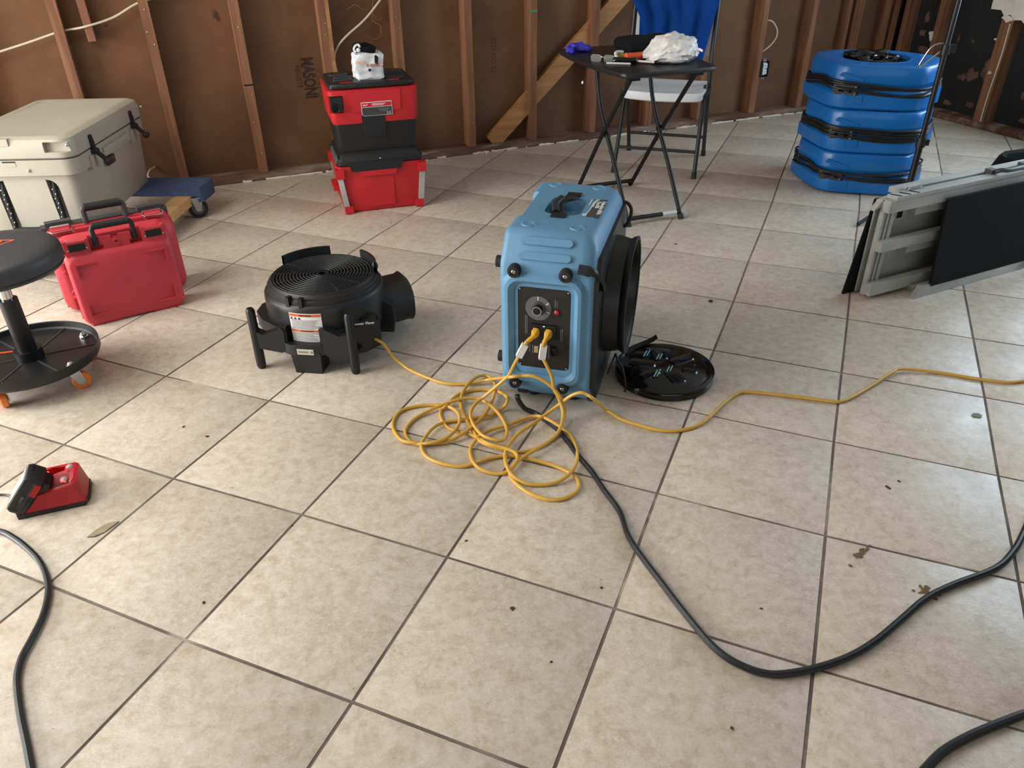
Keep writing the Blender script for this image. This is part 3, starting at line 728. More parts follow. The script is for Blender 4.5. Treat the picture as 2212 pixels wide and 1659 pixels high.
for (x, y, a, l) in ((-.035, .095, .9, .045), (.0, .06, .9, .04), (-.055, -.045, .9, .05), (.0, -.03, .9, .04)):
    for d in (0, .012):
        b = B(); b.box((x + d, y, .0455), (l, .0035, .003), rot=Matrix.Rotation(a, 3, 'Z')); obj('painted_reflection', b, 'reflection_mint', lid)  # pale strips that paint window reflections onto the glossy cover
b = B(); b.flat(smooth_path([(-.10, .13, .037), (-.06, .155, .04), (-.02, .165, .045), (.02, .168, .055), (.04, .165, .07)], 5), .022, .006); obj('pull_tab', b, 'black_rubber', lid)
for x, y in ((.12, .05), (.07, .02), (.10, -.03)):
    b = B(); b.tube([(x, y, .041), (x + .005, y, .047), (x + .009, y + .002, .042)], .0014, 5); obj('wire_clip', b, 'steel', lid)

# ================================================================== centrifugal blower
blw = thing('air_mover', 'black drum-shaped carpet blower with round grille facing up', 'blower', (-.708, 2.69, 0), math.radians(-8))
ZT = .29
b = B(); b.lathe([(0, .035), (.13, .035), (.185, .055), (.214, .09), (.2225, .13), (.2225, .225), (.221, .244), (.214, .254), (.209, .256), (.208, .268), (.203, .271), (.202, .279), (.196, .282), (.190, .290), (.186, .290), (.183, .262), (.0, .262)], 64)
dr = obj('drum_housing', b, 'black_plastic', blw)
b = B()
for k in range(13):
    r = .034 + k*.0122
    b.tube([(r*math.cos(2*PI*q/56), r*math.sin(2*PI*q/56), ZT - .002 + .004*(1-(r/.185)**2)) for q in range(56)], .0027, 5, closed=True)
for k in range(12):
    a = 2*PI*k/12 + .12; r1 = .186
    b.box(((.03+r1)/2*math.cos(a), (.03+r1)/2*math.sin(a), ZT - .005), (r1-.03, .0034, .011), rot=Matrix.Rotation(a, 3, 'Z'))
gr = obj('grille', b, 'grille_lit_black', blw)
b = B(); b.lathe([(0, .26), (.165, .262), (.165, .268), (.12, .27), (0, .268)], 32); obj('fan_wheel', b, 'deep_black', blw)
b = B(); b.lathe([(.016, ZT-.01), (.016, ZT+.002), (.024, ZT+.002), (.026, ZT-.004)], 24); obj('grille_hub', b, 'black_plastic', gr)
# raised rim guards
for a0, a1 in ((1.75, 2.75), (.25, 1.05)):
    b = B(); b.lathe([(.193, .27), (.193, ZT+.030), (.203, ZT+.030), (.205, .26)], 18, None, a0, a1)
    obj('rim_guard', b, 'black_plastic', blw)
for a in (-1.86, -1.62):
    b = B(); b.box((.207*math.cos(a), .207*math.sin(a), .262), (.022, .014, .045), bev=.003, rot=Matrix.Rotation(a, 3, 'Z')); obj('grille_clip', b, 'black_plastic', blw)
b = B(); b.sph((.198*math.cos(.42), .198*math.sin(.42), ZT+.005), .012, 10, (1, 1, 1.6)); obj('rim_knob', b, 'black_plastic', blw)
# snail housing running round to the outlet nozzle
b = B(); rings = []
for k in range(19):
    a = PI*1.02 - k*PI*1.02/18*1.0; ro = .232 + .03*(k/18)**1.3
    rings.append([(.12*math.cos(a), .12*math.sin(a), .05), (ro*.97*math.cos(a), ro*.97*math.sin(a), .055), (ro*math.cos(a), ro*math.sin(a), .10), (ro*.985*math.cos(a), ro*.985*math.sin(a), .165), (.20*math.cos(a), .20*math.sin(a), .20)])
b.loft(rings); obj('snail_housing', b, 'black_plastic', blw)
nd = Vector((.78, .626, 0)); ns = Vector((-.626, .78, 0)); rings = []
for t, w, z0, z1 in ((.00, .20, .05, .19), (.07, .20, .045, .205), (.14, .20, .042, .212), (.185, .195, .042, .212), (.20, .205, .038, .218)):
    c = Vector((.10, .055, 0)) + nd*t
    rings.append([(c + ns*p[0] + Vector((0, 0, p[1]))) for p in rrect(w, z1-z0, min(w, z1-z0)*.42, 0, (z0+z1)/2, 6)])
for t, w, z0, z1 in ((.20, .185, .05, .206), (.12, .17, .06, .195)):
    c = Vector((.10, .055, 0)) + nd*t
    rings.append([(c + ns*p[0] + Vector((0, 0, p[1]))) for p in rrect(w, z1-z0, min(w, z1-z0)*.42, 0, (z0+z1)/2, 6)])
b = B(); b.loft(rings); obj('outlet_nozzle', b, 'black_plastic', blw)
# side wing on the left
b = B(); b.prism([(-.255, -.02), (-.25, -.085), (-.20, -.15), (-.12, -.20), (-.10, .08), (-.19, .09)], .105, .160, axis='z', bev=.012, seg=2); obj('side_wing', b, 'black_plastic', blw)
# standing posts, front bumper frame and centre foot
def post(x, y, z1):
    b_ = B(); b_.tube([(x, y, 0), (x, y, .012), (x, y, .05), (x, y, .12), (x, y, z1-.01), (x, y, z1)], [.013, .017, .0175, .0165, .016, .011], 14); return obj('post', b_, 'black_satin', blw)
post(-.198, -.228, .246); post(.166, -.228, .246); post(.214, .26, .12); post(-.20, .20, .12)
def sideplate(pts, y0, y1, name='bumper_bracket'):
    b_ = B(); b_.prism(pts, y0, y1, axis='y', bev=.005, seg=2); return obj(name, b_, 'black_plastic', blw)
sideplate([(-.198, .09), (-.10, .075), (-.085, .085), (-.08, .165), (-.09, .178), (-.11, .165), (-.165, .145), (-.198, .16)], -.240, -.205)
sideplate([(.166, .075), (.07, .07), (.06, .085), (.055, .165), (.07, .182), (.09, .172), (.125, .155), (.166, .165)], -.240, -.205)
for x in (-.09, .065):
    b = B(); b.box((x, -.21, .135), (.03, .05, .085), bev=.006); obj('bracket_arm', b, 'black_plastic', blw)
b = B(); b.prism([(-.10, -.232), (-.06, -.252), (.035, -.252), (.075, -.232), (.075, -.19), (-.10, -.19)], .075, .118, axis='z', bev=.005, seg=2); obj('front_bumper', b, 'black_plastic', blw)
b = B(); b.prism([(-.055, .0), (.045, .0), (.05, .085), (-.065, .085)], -.25, -.17, axis='y', bev=.006); obj('centre_foot', b, 'black_plastic', blw)
b = B(); b.box((-.005, -.2535, .092), (.062, .002, .022), bev=.0008); nb = obj('rating_label', b, 'cream_print', blw)
b = B(); b.box((-.012, -.2547, .092), (.038, .0006, .008)); b.cyl((.019, -.2545, .092), (.019, -.2549, .092), .006, n=14); obj('label_print', b, 'grey_print', nb)
# control pod with switch and lettering
b = B(); b.prism([(.115, -.215), (.195, -.165), (.235, -.10), (.21, -.05), (.12, -.10), (.08, -.18)], .055, .160, axis='z', bev=.008, seg=2); pod = obj('control_pod', b, 'black_plastic', blw)
pm = Matrix.Translation((.172, -.135, .170)) @ Matrix.Rotation(.30, 4, 'Z') @ Matrix.Rotation(.45, 4, 'X')
b = B(); b.box((0, 0, 0), (.115, .062, .004), bev=.002); b.xf(pm); cp2 = obj('switch_plate', b, 'black_satin', pod)
obj('lettering', text_mesh('Power Flow', .016, pm @ Matrix.Translation((.012, -.018, .003)), .0003, .0003), 'white_paper', cp2)
b = B(); b.lathe([(.011, 0), (.010, .010), (0, .011)], 16, pm @ Matrix.Translation((.0, .008, .002))); obj('speed_knob', b, 'black_gloss', cp2)
b = B()
for x, y in ((-.022, .014), (-.02, .004), (-.016, -.006), (.004, .024)): b.box((x, y, .0025), (.008, .0016, .0006))
b.xf(pm); obj('switch_mark', b, 'silver_print', cp2)
b = B(); b.cyl((.172, -.168, .085), (.19, -.20, .083), .011, .009, n=14); obj('cord_grommet', b, 'black_rubber', pod)
# warning label wrapped on the drum
def arc_patch(b_, a0, a1, z0, z1, r, n=8):
    vs, fs = [], []
    for k in range(n+1):
        a = a0 + (a1-a0)*k/n; vs += [(r*math.cos(a), r*math.sin(a), z0), (r*math.cos(a), r*math.sin(a), z1)]
    for k in range(n): fs.append((2*k, 2*k+2, 2*k+3, 2*k+1))
    b_._new(vs, fs); return b_
A0, A1 = -1.84, -1.30
b = B(); arc_patch(b, A0, A1, .115, .232, .2235, 10); wl = obj('warning_label', b, 'white_paper', blw)
b = B(); arc_patch(b, A0+.01, A1-.01, .219, .229, .2239, 10); arc_patch(b, A0+.01, A1-.01, .158, .166, .2239, 10); obj('label_header', b, 'orange_print', wl)
rl = random.Random(3)
for q in ((-1.66, -1.46, .2215, .2265), (-1.67, -1.45, .160, .164)):
    b = B(); arc_patch(b, *q, .2242, 4); obj('label_heading', b, 'dark_print', wl)
b = B()
for z in [.203 - .0048*k for k in range(8)] + [.1535 - .0046*k for k in range(8)]:
    arc_patch(b, A0 + .03, A1 - rl.uniform(.03, .16), z, z + .0022, .2241, 6)
obj('label_print', b, 'grey_print', wl)
for k in range(3):
    a = -1.80 + k*.068; b = B(); r = .2243
    b._new([(r*math.cos(a-.026), r*math.sin(a-.026), .2075), (r*math.cos(a+.026), r*math.sin(a+.026), .2075), (r*math.cos(a), r*math.sin(a), .2175)], [(0, 1, 2)]); obj('hazard_triangle', b, 'dark_print', wl)

# ================================================================== cords on the floor
Y1 = [(-.511, 2.537, .09), (-.492, 2.527, .085), (-.475, 2.525, .07), (-.443, 2.498, .035), (-.41, 2.477, .015), (-.375, 2.446, .006), (-.298, 2.384, .006), (-.233, 2.348, .006),
(-.153, 2.34, .01), (-.074, 2.335, .03), (-.011, 2.171, .138), (.037, 2.157, .151), (.069, 2.148, .155), (.109, 2.138, .139), (.145, 2.126, .108), (.166, 2.123, .069), (.173,
2.116, .029), (.159, 2.056, .012), (.128, 2.004, .006), (.075, 1.956, .006), (.024, 1.936, .006), (-.029, 1.944, .012), (-.076, 1.961, .016), (-.108, 1.99, .016), (-.127, 2.043,
.012), (-.152, 2.115, .006), (-.174, 2.183, .01), (-.175, 2.261, .014), (-.153, 2.334, .016), (-.119, 2.383, .014), (-.084, 2.387, .01), (-.061, 2.325, .018), (-.063, 2.249,
.02), (-.076, 2.183, .018), (-.095, 2.119, .022), (-.122, 2.07, .022), (-.164, 2.02, .018), (-.21, 1.992, .01), (-.269, 1.986, .006), (-.315, 1.985, .012), (-.357, 2.004, .01),
(-.391, 2.071, .006), (-.396, 2.128, .006), (-.377, 2.179, .006), (-.329, 2.204, .006), (-.266, 2.21, .006), (-.214, 2.187, .012), (-.182, 2.139, .02), (-.174, 2.085, .022),
(-.189, 2.036, .018), (-.217, 1.993, .02), (-.263, 1.974, .018), (-.316, 1.99, .006), (-.346, 2.032, .006), (-.349, 2.077, .006), (-.322, 2.135, .006), (-.264, 2.182, .012),
(-.198, 2.211, .022), (-.148, 2.226, .022), (-.106, 2.218, .02), (-.063, 2.159, .024), (-.03, 2.089, .022), (-.018, 2.025, .018), (-.033, 1.981, .02), (-.064, 1.981, .024), (-.1,
2.006, .026), (-.13, 2.068, .028), (-.139, 2.123, .03), (-.125, 2.17, .034), (-.096, 2.197, .045), (-.045, 2.181, .103), (-.011, 2.172, .144), (.007, 2.163, .189), (.026, 2.157,
.231), (.047, 2.152, .279)]
Y2 = [(1.952, 2.323, .006), (1.816, 2.311, .006), (1.751, 2.303, .006), (1.659, 2.331, .006), (1.548, 2.375, .006), (1.421, 2.395, .012), (1.367, 2.367, .012), (1.262, 2.289,
.006), (1.171, 2.222, .006), (1.118, 2.195, .006), (1.069, 2.205, .006), (.982, 2.23, .006), (.831, 2.264, .006), (.779, 2.25, .006), (.715, 2.185, .006), (.63, 2.085, .006),
(.561, 2.045, .006), (.485, 2.041, .006), (.415, 2.074, .006), (.359, 2.111, .006), (.315, 2.164, .01), (.267, 2.093, .096), (.239, 2.099, .114), (.219, 2.104, .116), (.189,
2.114, .096), (.15, 2.125, .053), (.1, 2.101, .026), (.059, 2.058, .022), (.022, 2.021, .02), (-.01, 1.968, .016), (-.024, 1.917, .016), (-.021, 1.859, .018), (-.003, 1.814,
.012), (.033, 1.782, .008), (.076, 1.775, .006), (.131, 1.783, .01), (.174, 1.821, .016), (.197, 1.883, .014), (.198, 1.949, .012), (.184, 2.018, .01), (.154, 2.052, .02), (.116,
2.086, .026), (.085, 2.12, .016), (.048, 2.118, .01), (-.005, 2.081, .012), (-.062, 2.052, .014), (-.101, 2.017, .018), (-.129, 1.972, .01), (-.134, 1.939, .006), (-.12, 1.875,
.012), (-.089, 1.843, .008), (-.044, 1.83, .006), (-.014, 1.837, .012), (.011, 1.874, .02), (.009, 1.911, .02), (-.022, 1.934, .022), (-.076, 1.958, .024), (-.116, 2.009, .012),
(-.153, 2.038, .01), (-.207, 2.068, .006), (-.237, 2.124, .006), (-.243, 2.176, .006), (-.223, 2.195, .014), (-.189, 2.271, .008), (-.122, 2.304, .006), (-.056, 2.284, .012),
(-.021, 2.174, .063), (-.017, 2.17, .043), (-.034, 2.176, .012), (-.079, 2.133, .012), (-.157, 2.118, .008), (-.217, 2.105, .008), (-.255, 2.073, .012), (-.282, 2.01, .014),
(-.29, 1.969, .01), (-.271, 1.923, .006), (-.222, 1.885, .006), (-.157, 1.868, .006), (-.109, 1.883, .01), (-.071, 1.905, .008), (-.014, 1.916, .008), (.043, 1.898, .01), (.117,
1.87, .006), (.178, 1.822, .006), (.194, 1.775, .006), (.179, 1.736, .006), (.141, 1.71, .006), (.091, 1.711, .006), (.039, 1.745, .006), (.0, 1.797, .006), (-.009, 1.829, .008),
(.016, 1.879, .016), (.062, 1.922, .02), (.123, 1.982, .02), (.153, 2.028, .03), (.166, 2.093, .045), (.155, 2.122, .079), (.137, 2.129, .118), (.129, 2.13, .165), (.112, 2.133,
.205), (.098, 2.139, .238), (.103, 2.14, .28)]
BK = [(.018, 2.162, .074), (.019, 2.159, .059), (.041, 2.155, .024), (.078, 2.146, .009), (.116, 2.096, .009), (.146, 2.053, .009), (.175, 1.986, .009), (.206, 1.901, .009),
(.238, 1.827, .009), (.265, 1.743, .009), (.299, 1.647, .009), (.31, 1.55, .009), (.333, 1.475, .009), (.37, 1.381, .009), (.402, 1.3, .009), (.447, 1.198, .009), (.479, 1.152,
.009), (.514, 1.125, .009), (.546, 1.11, .009), (.586, 1.105, .009), (.664, 1.118, .009), (.751, 1.147, .009), (.831, 1.19, .009), (.925, 1.257, .009), (1.007, 1.316, .009),
(1.097, 1.36, .009), (1.23, 1.413, .009), (1.311, 1.474, .009), (1.377, 1.543, .009), (1.513, 1.693, .009)]
BR = [(.775, .854, .01), (.813, .886, .01), (.86, .918, .01), (.922, .947, .01), (.981, .969, .01), (1.028, .985, .01), (1.066, .997, .01), (1.143, 1.016, .01)]
BL = [(-1.51, 1.621, .008), (-1.424, 1.605, .008), (-1.371, 1.578, .008), (-1.311, 1.536, .008), (-1.255, 1.488, .008), (-1.209, 1.433, .008), (-1.176, 1.377, .008), (-1.152,
1.303, .008), (-1.143, 1.233, .008), (-1.138, 1.18, .008), (-1.122, 1.13, .008), (-1.095, 1.082, .008), (-1.057, 1.024, .008), (-1.011, .96, .008), (-.972, .904, .008), (-.948,
.871, .008)]
Y2 = [(4.2, 2.9, .006), (3.7, 2.62, .006), (3.1, 2.55, .006), (2.5, 2.42, .006)] + Y2
BK = BK + [(1.66, 1.78, .009), (1.95, 1.84, .009), (2.5, 1.80, .009), (3.3, 1.75, .009)]
BR = [(.5, .35, .01), (.62, .62, .01), (.71, .78, .01)] + BR + [(1.35, 1.08, .01), (1.8, 1.12, .01), (2.4, 1.0, .01), (3.2, .9, .01)]
BL = [(-3.0, 1.5, .008), (-2.4, 1.62, .008), (-1.9, 1.66, .008)] + BL + [(-.82, .84, .008), (-.80, .70, .008), (-.86, .5, .008)]
# the two plugs sit in the scrubber's outlets; the cords are led into them
def yellow_plug(x, z, nxt, root):
    """moulded plug body from the outlet face, bent towards the cord"""
    p0 = SM @ Vector((x, -.006, z)); p1 = SM @ Vector((x - .005, -.031, z - .010)); p3 = Vector(nxt)
    p2 = p1 + (p3 - p1).normalized() * .030
    d = (p1 - p0).normalized(); side = d.cross(Vector((0, 0, 1))).normalized(); upv = side.cross(d)
    b_ = B()
    b_.loft([[p + side*q[0]*w + upv*q[1]*h for q in rrect(2, 2, .5)] for p, w, h in ((p0, .0105, .0125), (p0 + d*.014, .0115, .0135), (p0 + d*.019, .009, .0125), (p1, .0075, .0095))], bev=0)
    b_.tube([p1 - d*.004, p1 + (p2-p1)*.25, p1 + (p2-p1)*.5, p1 + (p2-p1)*.75, p2], [.0085, .0072, .0082, .0066, .006], 10)
    obj('plug', b_, 'yellow_plug', root); return p2
def cord_thing(name, label, pts, r, plug=None, tag_at=None):
    root = thing(name, label, 'cord')
    pts = [Vector(p) for p in pts]
    if plug:
        p2 = yellow_plug(plug[0], plug[1], pts[-1], root); pts.append(p2)
    path = smooth_path(pts, 7)
    path = [Vector((p.x, p.y, max(p.z, r - .0005))) for p in path]
    b_ = B(); b_.tube(path, r, 8); obj('cable', b_, 'yellow_cable', root)
    if tag_at:
        i0, i1 = tag_at; a_ = pts[i0].lerp(pts[i0+1], i1); t = (pts[i0+1] - pts[i0]).normalized()
        sd = t.cross(Vector((0, -1, .3))).normalized(); nn = sd.cross(t)
        b_ = B(); b_.loft([[p + sd*q[0] + nn*q[1] for q in ((-.011, -.007), (.009, -.009), (.012, .006), (-.009, .008))] for p in (a_ - t*.026, a_ + t*.026)])
        fl_ = obj('paper_tag', b_, 'white_paper', root)
        b_ = B()
        for k in (-.004, 0., .004): b_.loft([[p + sd*(k+w) + nn*-.0098 for w in (-.0006, .0006)] + [p + sd*(k+w) + nn*-.0088 for w in (.0006, -.0006)] for p in (a_ - t*.02, a_ + t*.018)])
        obj('tag_print', b_, 'grey_print', fl_)
    return root
cord_thing('power_cord', 'yellow cord of the black blower coiled in front of the blue machine', Y1, .0058, plug=(-.028, .302), tag_at=(-3, .35))
cord_thing('extension_cord', 'long yellow extension cord looping on the floor and running off past the duct cover', Y2, .0058, plug=(.014, .302), tag_at=(-3, .3))
def floor_cord(name, pts, r, label):
    pts = [(p[0], p[1], max(p[2], r)) for p in pts]
    b_ = B(); b_.tube(smooth_path(pts, 7), r, 10); return tag(obj(name, b_, 'black_cable'), label, 'cord')
floor_cord('power_cord', BK, .0085, 'black power cord sweeping across the tiles from under the blue machine')
floor_cord('power_cord', BR, .0095, 'thick black cord crossing the tile corner, away from every machine')
floor_cord('power_cord', BL, .0080, 'black cord in an S bend on the tiles below the battery charger')
b = B(); b.box((.006, .075, .035), (.035, .02, .018), bev=.004); gl = obj('cord_clip', b, 'black_plastic', scr, loc=(-.095, -.02, 0))

# ================================================================== red tool cases
C_RZ = math.radians(32)
def handle(root, w, y, z0, z1, mat='black_plastic', rad=.012):
    b_ = B()
    b_.tube([(-w/2, y, z0), (-w/2, y, z1-.012), (-w/2+.006, y, z1-.002), (-w/2+.018, y, z1), (w/2-.018, y, z1), (w/2-.006, y, z1-.002), (w/2, y, z1-.012), (w/2, y, z0)], rad*.82, 8)
    h = obj('handle', b_, mat, root)
    b_ = B(); b_.cyl((-w/2+.008, y, z1), (w/2-.008, y, z1), rad*1.15, n=14, bev=.003); obj('grip', b_, 'black_rubber', h)
    return h
fc = thing('tool_case', 'red tool case with black latches and corner ribs, standing against a larger case', 'tool case', (-1.575, 2.932, 0), C_RZ)
W_, T_, HH = .402, .108, .365
def shell_rings(b_, rows):
    b_.loft([[(p[0], y, p[1]) for p in rrect(w, z1-z0, r, 0, (z0+z1)/2, 4)] for y, w, z0, z1, r in rows]); return b_
b = shell_rings(B(), ((0, .372, .012, .290, .03), (.004, .384, .007, .297, .034), (.012, .398, .003, .306, .038), (.030, .402, 0, .338, .038), (.048, .402, 0, .360, .036), (.058, .402, 0, HH, .034), (.098, .402, 0, HH, .034), (T_, .388, .007, HH-.008, .03)))
n1 = B(); n1.box((0, .018, .350), (.205, .07, .085)); n2 = B(); n2.box((0, .05, -.002), (.10, .2, .02))
obj('shell', cut(b, n1, n2), 'red_case_plastic', fc)
b = B(); b.box((0, .064, .335), (.20, .03, .05), bev=.006); b.box((0, .036, .322), (.10, .03, .045), bev=.006); b.box((-.036, .034, .34), (.045, .02, .03), bev=.005); b.box((.036, .034, .34), (.045, .02, .03), bev=.005); hb = obj('handle_block', b, 'red_case_plastic', fc)
b = B(); b.lathe([(.006, 0), (.006, .01), (.011, .01), (.011, 0)], 16, Matrix.Translation((0, .022, .333)) @ Matrix.Rotation(PI/2, 4, 'X')); obj('lock_eye', b, 'red_case_plastic', hb)
handle(fc, .148, .030, .322, .402)
for x in (-.143, .143):
    b = B(); b.prism([(x-.042, .290), (x+.042, .290), (x+.034, .360), (x-.034, .360)], .028, .012, axis='y', bev=.005); b.box((x - .040, .030, .334), (.012, .03, .06), bev=.004); b.box((x + .040, .030, .334), (.012, .03, .06), bev=.004); obj('latch_seat', b, 'red_case_plastic', fc)
    b = B(); b.box((x, .012, .336), (.062, .016, .026), bev=.005, rot=Matrix.Rotation(-.5, 3, 'X')); lt = obj('latch', b, 'black_gloss', fc)
    b = B(); b.cyl((x-.036, .013, .33), (x+.036, .013, .33), .004, n=8); obj('latch_pin', b, 'chrome', lt)
# raised corner brackets on the face
for sx, sz in ((-1, 1), (1, 1), (-1, -1), (1, -1)):
    x0, z0 = sx*.168, (.270 if sz > 0 else .048)
    b = B(); b.box((x0 - sx*.038, -.001, z0), (.076, .012, .006), bev=.002, seg=1); b.box((x0, -.001, z0 - sz*.025), (.006, .012, .055), bev=.002, seg=1); obj('corner_rib', b, 'red_case_plastic', fc)
b = B(); b.box((-W_/2, .058, .17), (.004, .004, .30), bev=.001); b.box((-W_/2 - .004, .05, .10), (.012, .03, .05), bev=.003); b.box((-W_/2-.003, .05, .25), (.010, .03, .05), bev=.003); obj('side_seam', b, 'red_case_plastic', fc)
for z, l in ((.245, .028), (.155, .018)):
    b = B(); b._new([(-W_/2 + .002, .04, z), (-W_/2 + .002, .055, z + .004), (-W_/2 - l, .03, z - .012), (-W_/2 + .002, .047, z - .006)], [(0, 1, 2), (0, 2, 3), (1, 3, 2), (0, 3, 1)]); obj('plastic_splinter', b, 'red_case_plastic', fc)
for x in (-.12, .12):
    b = B(); b.box((x, .05, .006), (.11, .085, .012), bev=.004); obj('foot_pad', b, 'red_case_plastic', fc)

bc = thing('tool_case', 'larger red tool case with wire latches and dark grey rear half, by the cooler', 'tool case', (-1.66, 3.075, 0), C_RZ)
W2, HB2 = .50, .350
b = shell_rings(B(), ((0, .43, .02, .285, .04), (.006, .45, .012, .295, .045), (.020, .488, .004, .315, .05), (.045, .50, 0, .338, .05), (.060, .50, 0, HB2, .048), (.096, .50, 0, HB2, .048)))
n1 = B(); n1.box((0, .02, .345), (.25, .07, .08)); obj('front_shell', cut(b, n1), 'red_case_plastic', bc)
b = B(); b.prism([(.097, .0), (.097, HB2+.004), (.15, HB2+.004), (.165, .315), (.165, .02), (.15, 0)], -W2/2 + .004, W2/2 - .004, axis='x', bev=.012, seg=2); obj('rear_shell', b, 'dark_grey_plastic', bc)
b = B(); b.box((-.085, .05, .330), (.09, .04, .04), bev=.008); b.box((.085, .05, .330), (.09, .04, .04), bev=.008); b.box((0, .06, .320), (.09, .03, .03), bev=.006); obj('handle_block', b, 'red_case_plastic', bc)
handle(bc, .155, .085, .335, .415, 'dark_grey_plastic', .014)
for x in (-.178, .178):
    b = B(); b.box((x, .048, .347), (.064, .035, .016), bev=.006); lt = obj('latch', b, 'red_case_plastic', bc)
    b = B(); b.tube([(x-.036, .03, .349), (x+.036, .03, .349), (x+.044, .045, .355), (x+.036, .075, .359), (x-.036, .075, .359), (x-.044, .045, .355)], .0028, 6, closed=True); b.box((x, .075, .360), (.07, .018, .006), bev=.002); obj('wire_bail', b, 'chrome', lt)
    b = B(); b.box((x - .0, .12, .360), (.10, .035, .02), bev=.006); obj('latch_catch', b, 'dark_grey_plastic', bc)

# ================================================================== rolling mechanic stool
st = thing('rolling_stool', 'black padded rolling stool with round tool tray and orange casters', 'stool', (-1.742, 2.432, 0), 0)
TZ, TR = .092, .232
b = B(); b.lathe([(0, TZ), (TR-.012, TZ), (TR-.006, TZ+.006), (TR-.004, TZ+.026), (TR, TZ+.028), (TR+.001, TZ), (TR-.006, TZ-.012), (0, TZ-.010)], 64); tr = obj('tool_tray', b, 'black_plastic', st)
for k in range(6):
    a = .45 + k*PI/3
    b = B(); b.box((.135*math.cos(a), .135*math.sin(a), TZ + .0005), (.17, .006, .003), bev=.001, seg=1, rot=Matrix.Rotation(a, 3, 'Z')); obj('tray_rib', b, 'dark_grey_plastic', tr)
b = B(); b.box((-.12, .03, TZ+.002), (.10, .007, .003), rot=Matrix.Rotation(.25, 3, 'Z')); obj('tray_stripe', b, 'orange_vivid', tr)
b = B(); b.cyl((0, 0, TZ), (0, 0, TZ+.035), .046, n=28, bev=.004); obj('post_collar', b, 'black_satin', st)
b = B(); b.cyl((0, 0, TZ), (0, 0, .325), .031, n=28); obj('lower_post', b, 'black_satin', st)
b = B(); b.cyl((0, 0, .30), (0, 0, .45), .020, n=24); obj('gas_post', b, 'chrome', st)
b = B(); b.cyl((0, 0, .36), (0, 0, .375), .0215, n=24); obj('post_ring', b, 'steel', st)
for k, sw in enumerate((.6, -.7, 1.4, .2, 2.2)):
    a = -.37 + k*2*PI/5
    cx, cy = .195*math.cos(a), .195*math.sin(a)
    b = B(); b.sph((cx, cy, TZ+.010), .011, 10); b.cyl((cx, cy, TZ), (cx, cy, TZ+.012), .013, n=6); b.cyl((cx, cy, TZ), (cx, cy, TZ+.004), .017, n=16); obj('caster_bolt', b, 'chrome', st)
    m = Matrix.Translation((cx, cy, 0)) @ Matrix.Rotation(sw, 4, 'Z')
    b = B()
    for s_ in (-1, 1): b.prism([(-.022, .080), (.018, .080), (.030, .030), (.018, .018), (.004, .022)], s_*.0155, s_*.0175, axis='y', mtx=m)
    b.prism(rrect(.042, .037, .004), .076, .083, axis='z', mtx=m)
    cf = obj('caster_fork', b, 'steel', st)
    b = B(); b.lathe([(.010, -.012), (.028, -.012), (.0315, -.008), (.0315, .008), (.028, .012), (.010, .012)], 24, m @ Matrix.Translation((.016, 0, .0315)) @ Matrix.Rotation(PI/2, 4, 'X')); obj('caster_wheel', b, 'orange_wheel', cf)
    b = B(); b.lathe([(0, -.014), (.010, -.014), (.010, .014), (0, .014)], 14, m @ Matrix.Translation((.016, 0, .0315)) @ Matrix.Rotation(PI/2, 4, 'X')); obj('caster_hub', b, 'black_plastic', cf)
b = B(); b.lathe([(0, .425), (.19, .425), (.207, .432), (.214, .45), (.214, .478), (.208, .494), (.196, .503), (.16, .507), (0, .509)], 56); se = obj('seat', b, 'black_vinyl', st)
b = B(); b.lathe([(.2135, .443), (.2155, .445), (.2135, .447)], 56); obj('seat_seam', b, 'black_plastic', se)
# orange print on the seat: outlined triangle with block letters
b = B(); zt = .5085
tri = [(-.19, .080), (.050, .080), (-.07, -.13)]; cxx, cyy = (sum(p[0] for p in tri)/3, sum(p[1] for p in tri)/3)
inn = [((p[0]-cxx)*.93+cxx, (p[1]-cyy)*.93+cyy) for p in tri]
b.ring_frame(tri, inn, zt - .004, zt + .0008, 'z')
se2 = obj('seat_print', b, 'orange_vivid', se)
obj('seat_print', text_mesh('N', .058, Matrix.Translation((-.012, .050, zt)), .0008, .004), 'orange_vivid', se)
b = B(); b.prism([(-.055, .018), (-.012, .018), (-.040, -.052), (-.060, -.052)], zt - .003, zt + .0008, axis='z'); obj('seat_print', b, 'orange_vivid', se)

# ================================================================== moving dolly and cooler
dl = thing('moving_dolly', 'wooden moving dolly with blue carpeted end boards and grey casters', 'dolly', (-2.02, 3.80, 0), math.radians(-3))
DZ1 = .165
for y in (.43, -.43):
    b = B(); b.box((0, y, DZ1 - .018), (.64, .18, .05), bev=.016, seg=3)
    b.wobble(.003, 18, y); eb = obj('end_board', b, 'blue_carpet', dl)
    for x in (-.29, .29):
        s_ = 1 if x > 0 else -1
        b = B(); b.prism([(x - .06, y - .085), (x + .035, y - .085), (x + .035, y + .085), (x - .06, y + .085)], DZ1 - .075, DZ1 + .004, axis='z', bev=.018, seg=2); b.wobble(.006, 22, x + y)
        obj('carpet_fold', b, 'blue_carpet', eb)
for x in (-.22, .22):
    b = B(); b.box((x, 0, DZ1 - .065), (.09, .86, .05), bev=.003, seg=1); obj('side_rail', b, 'plywood', dl)
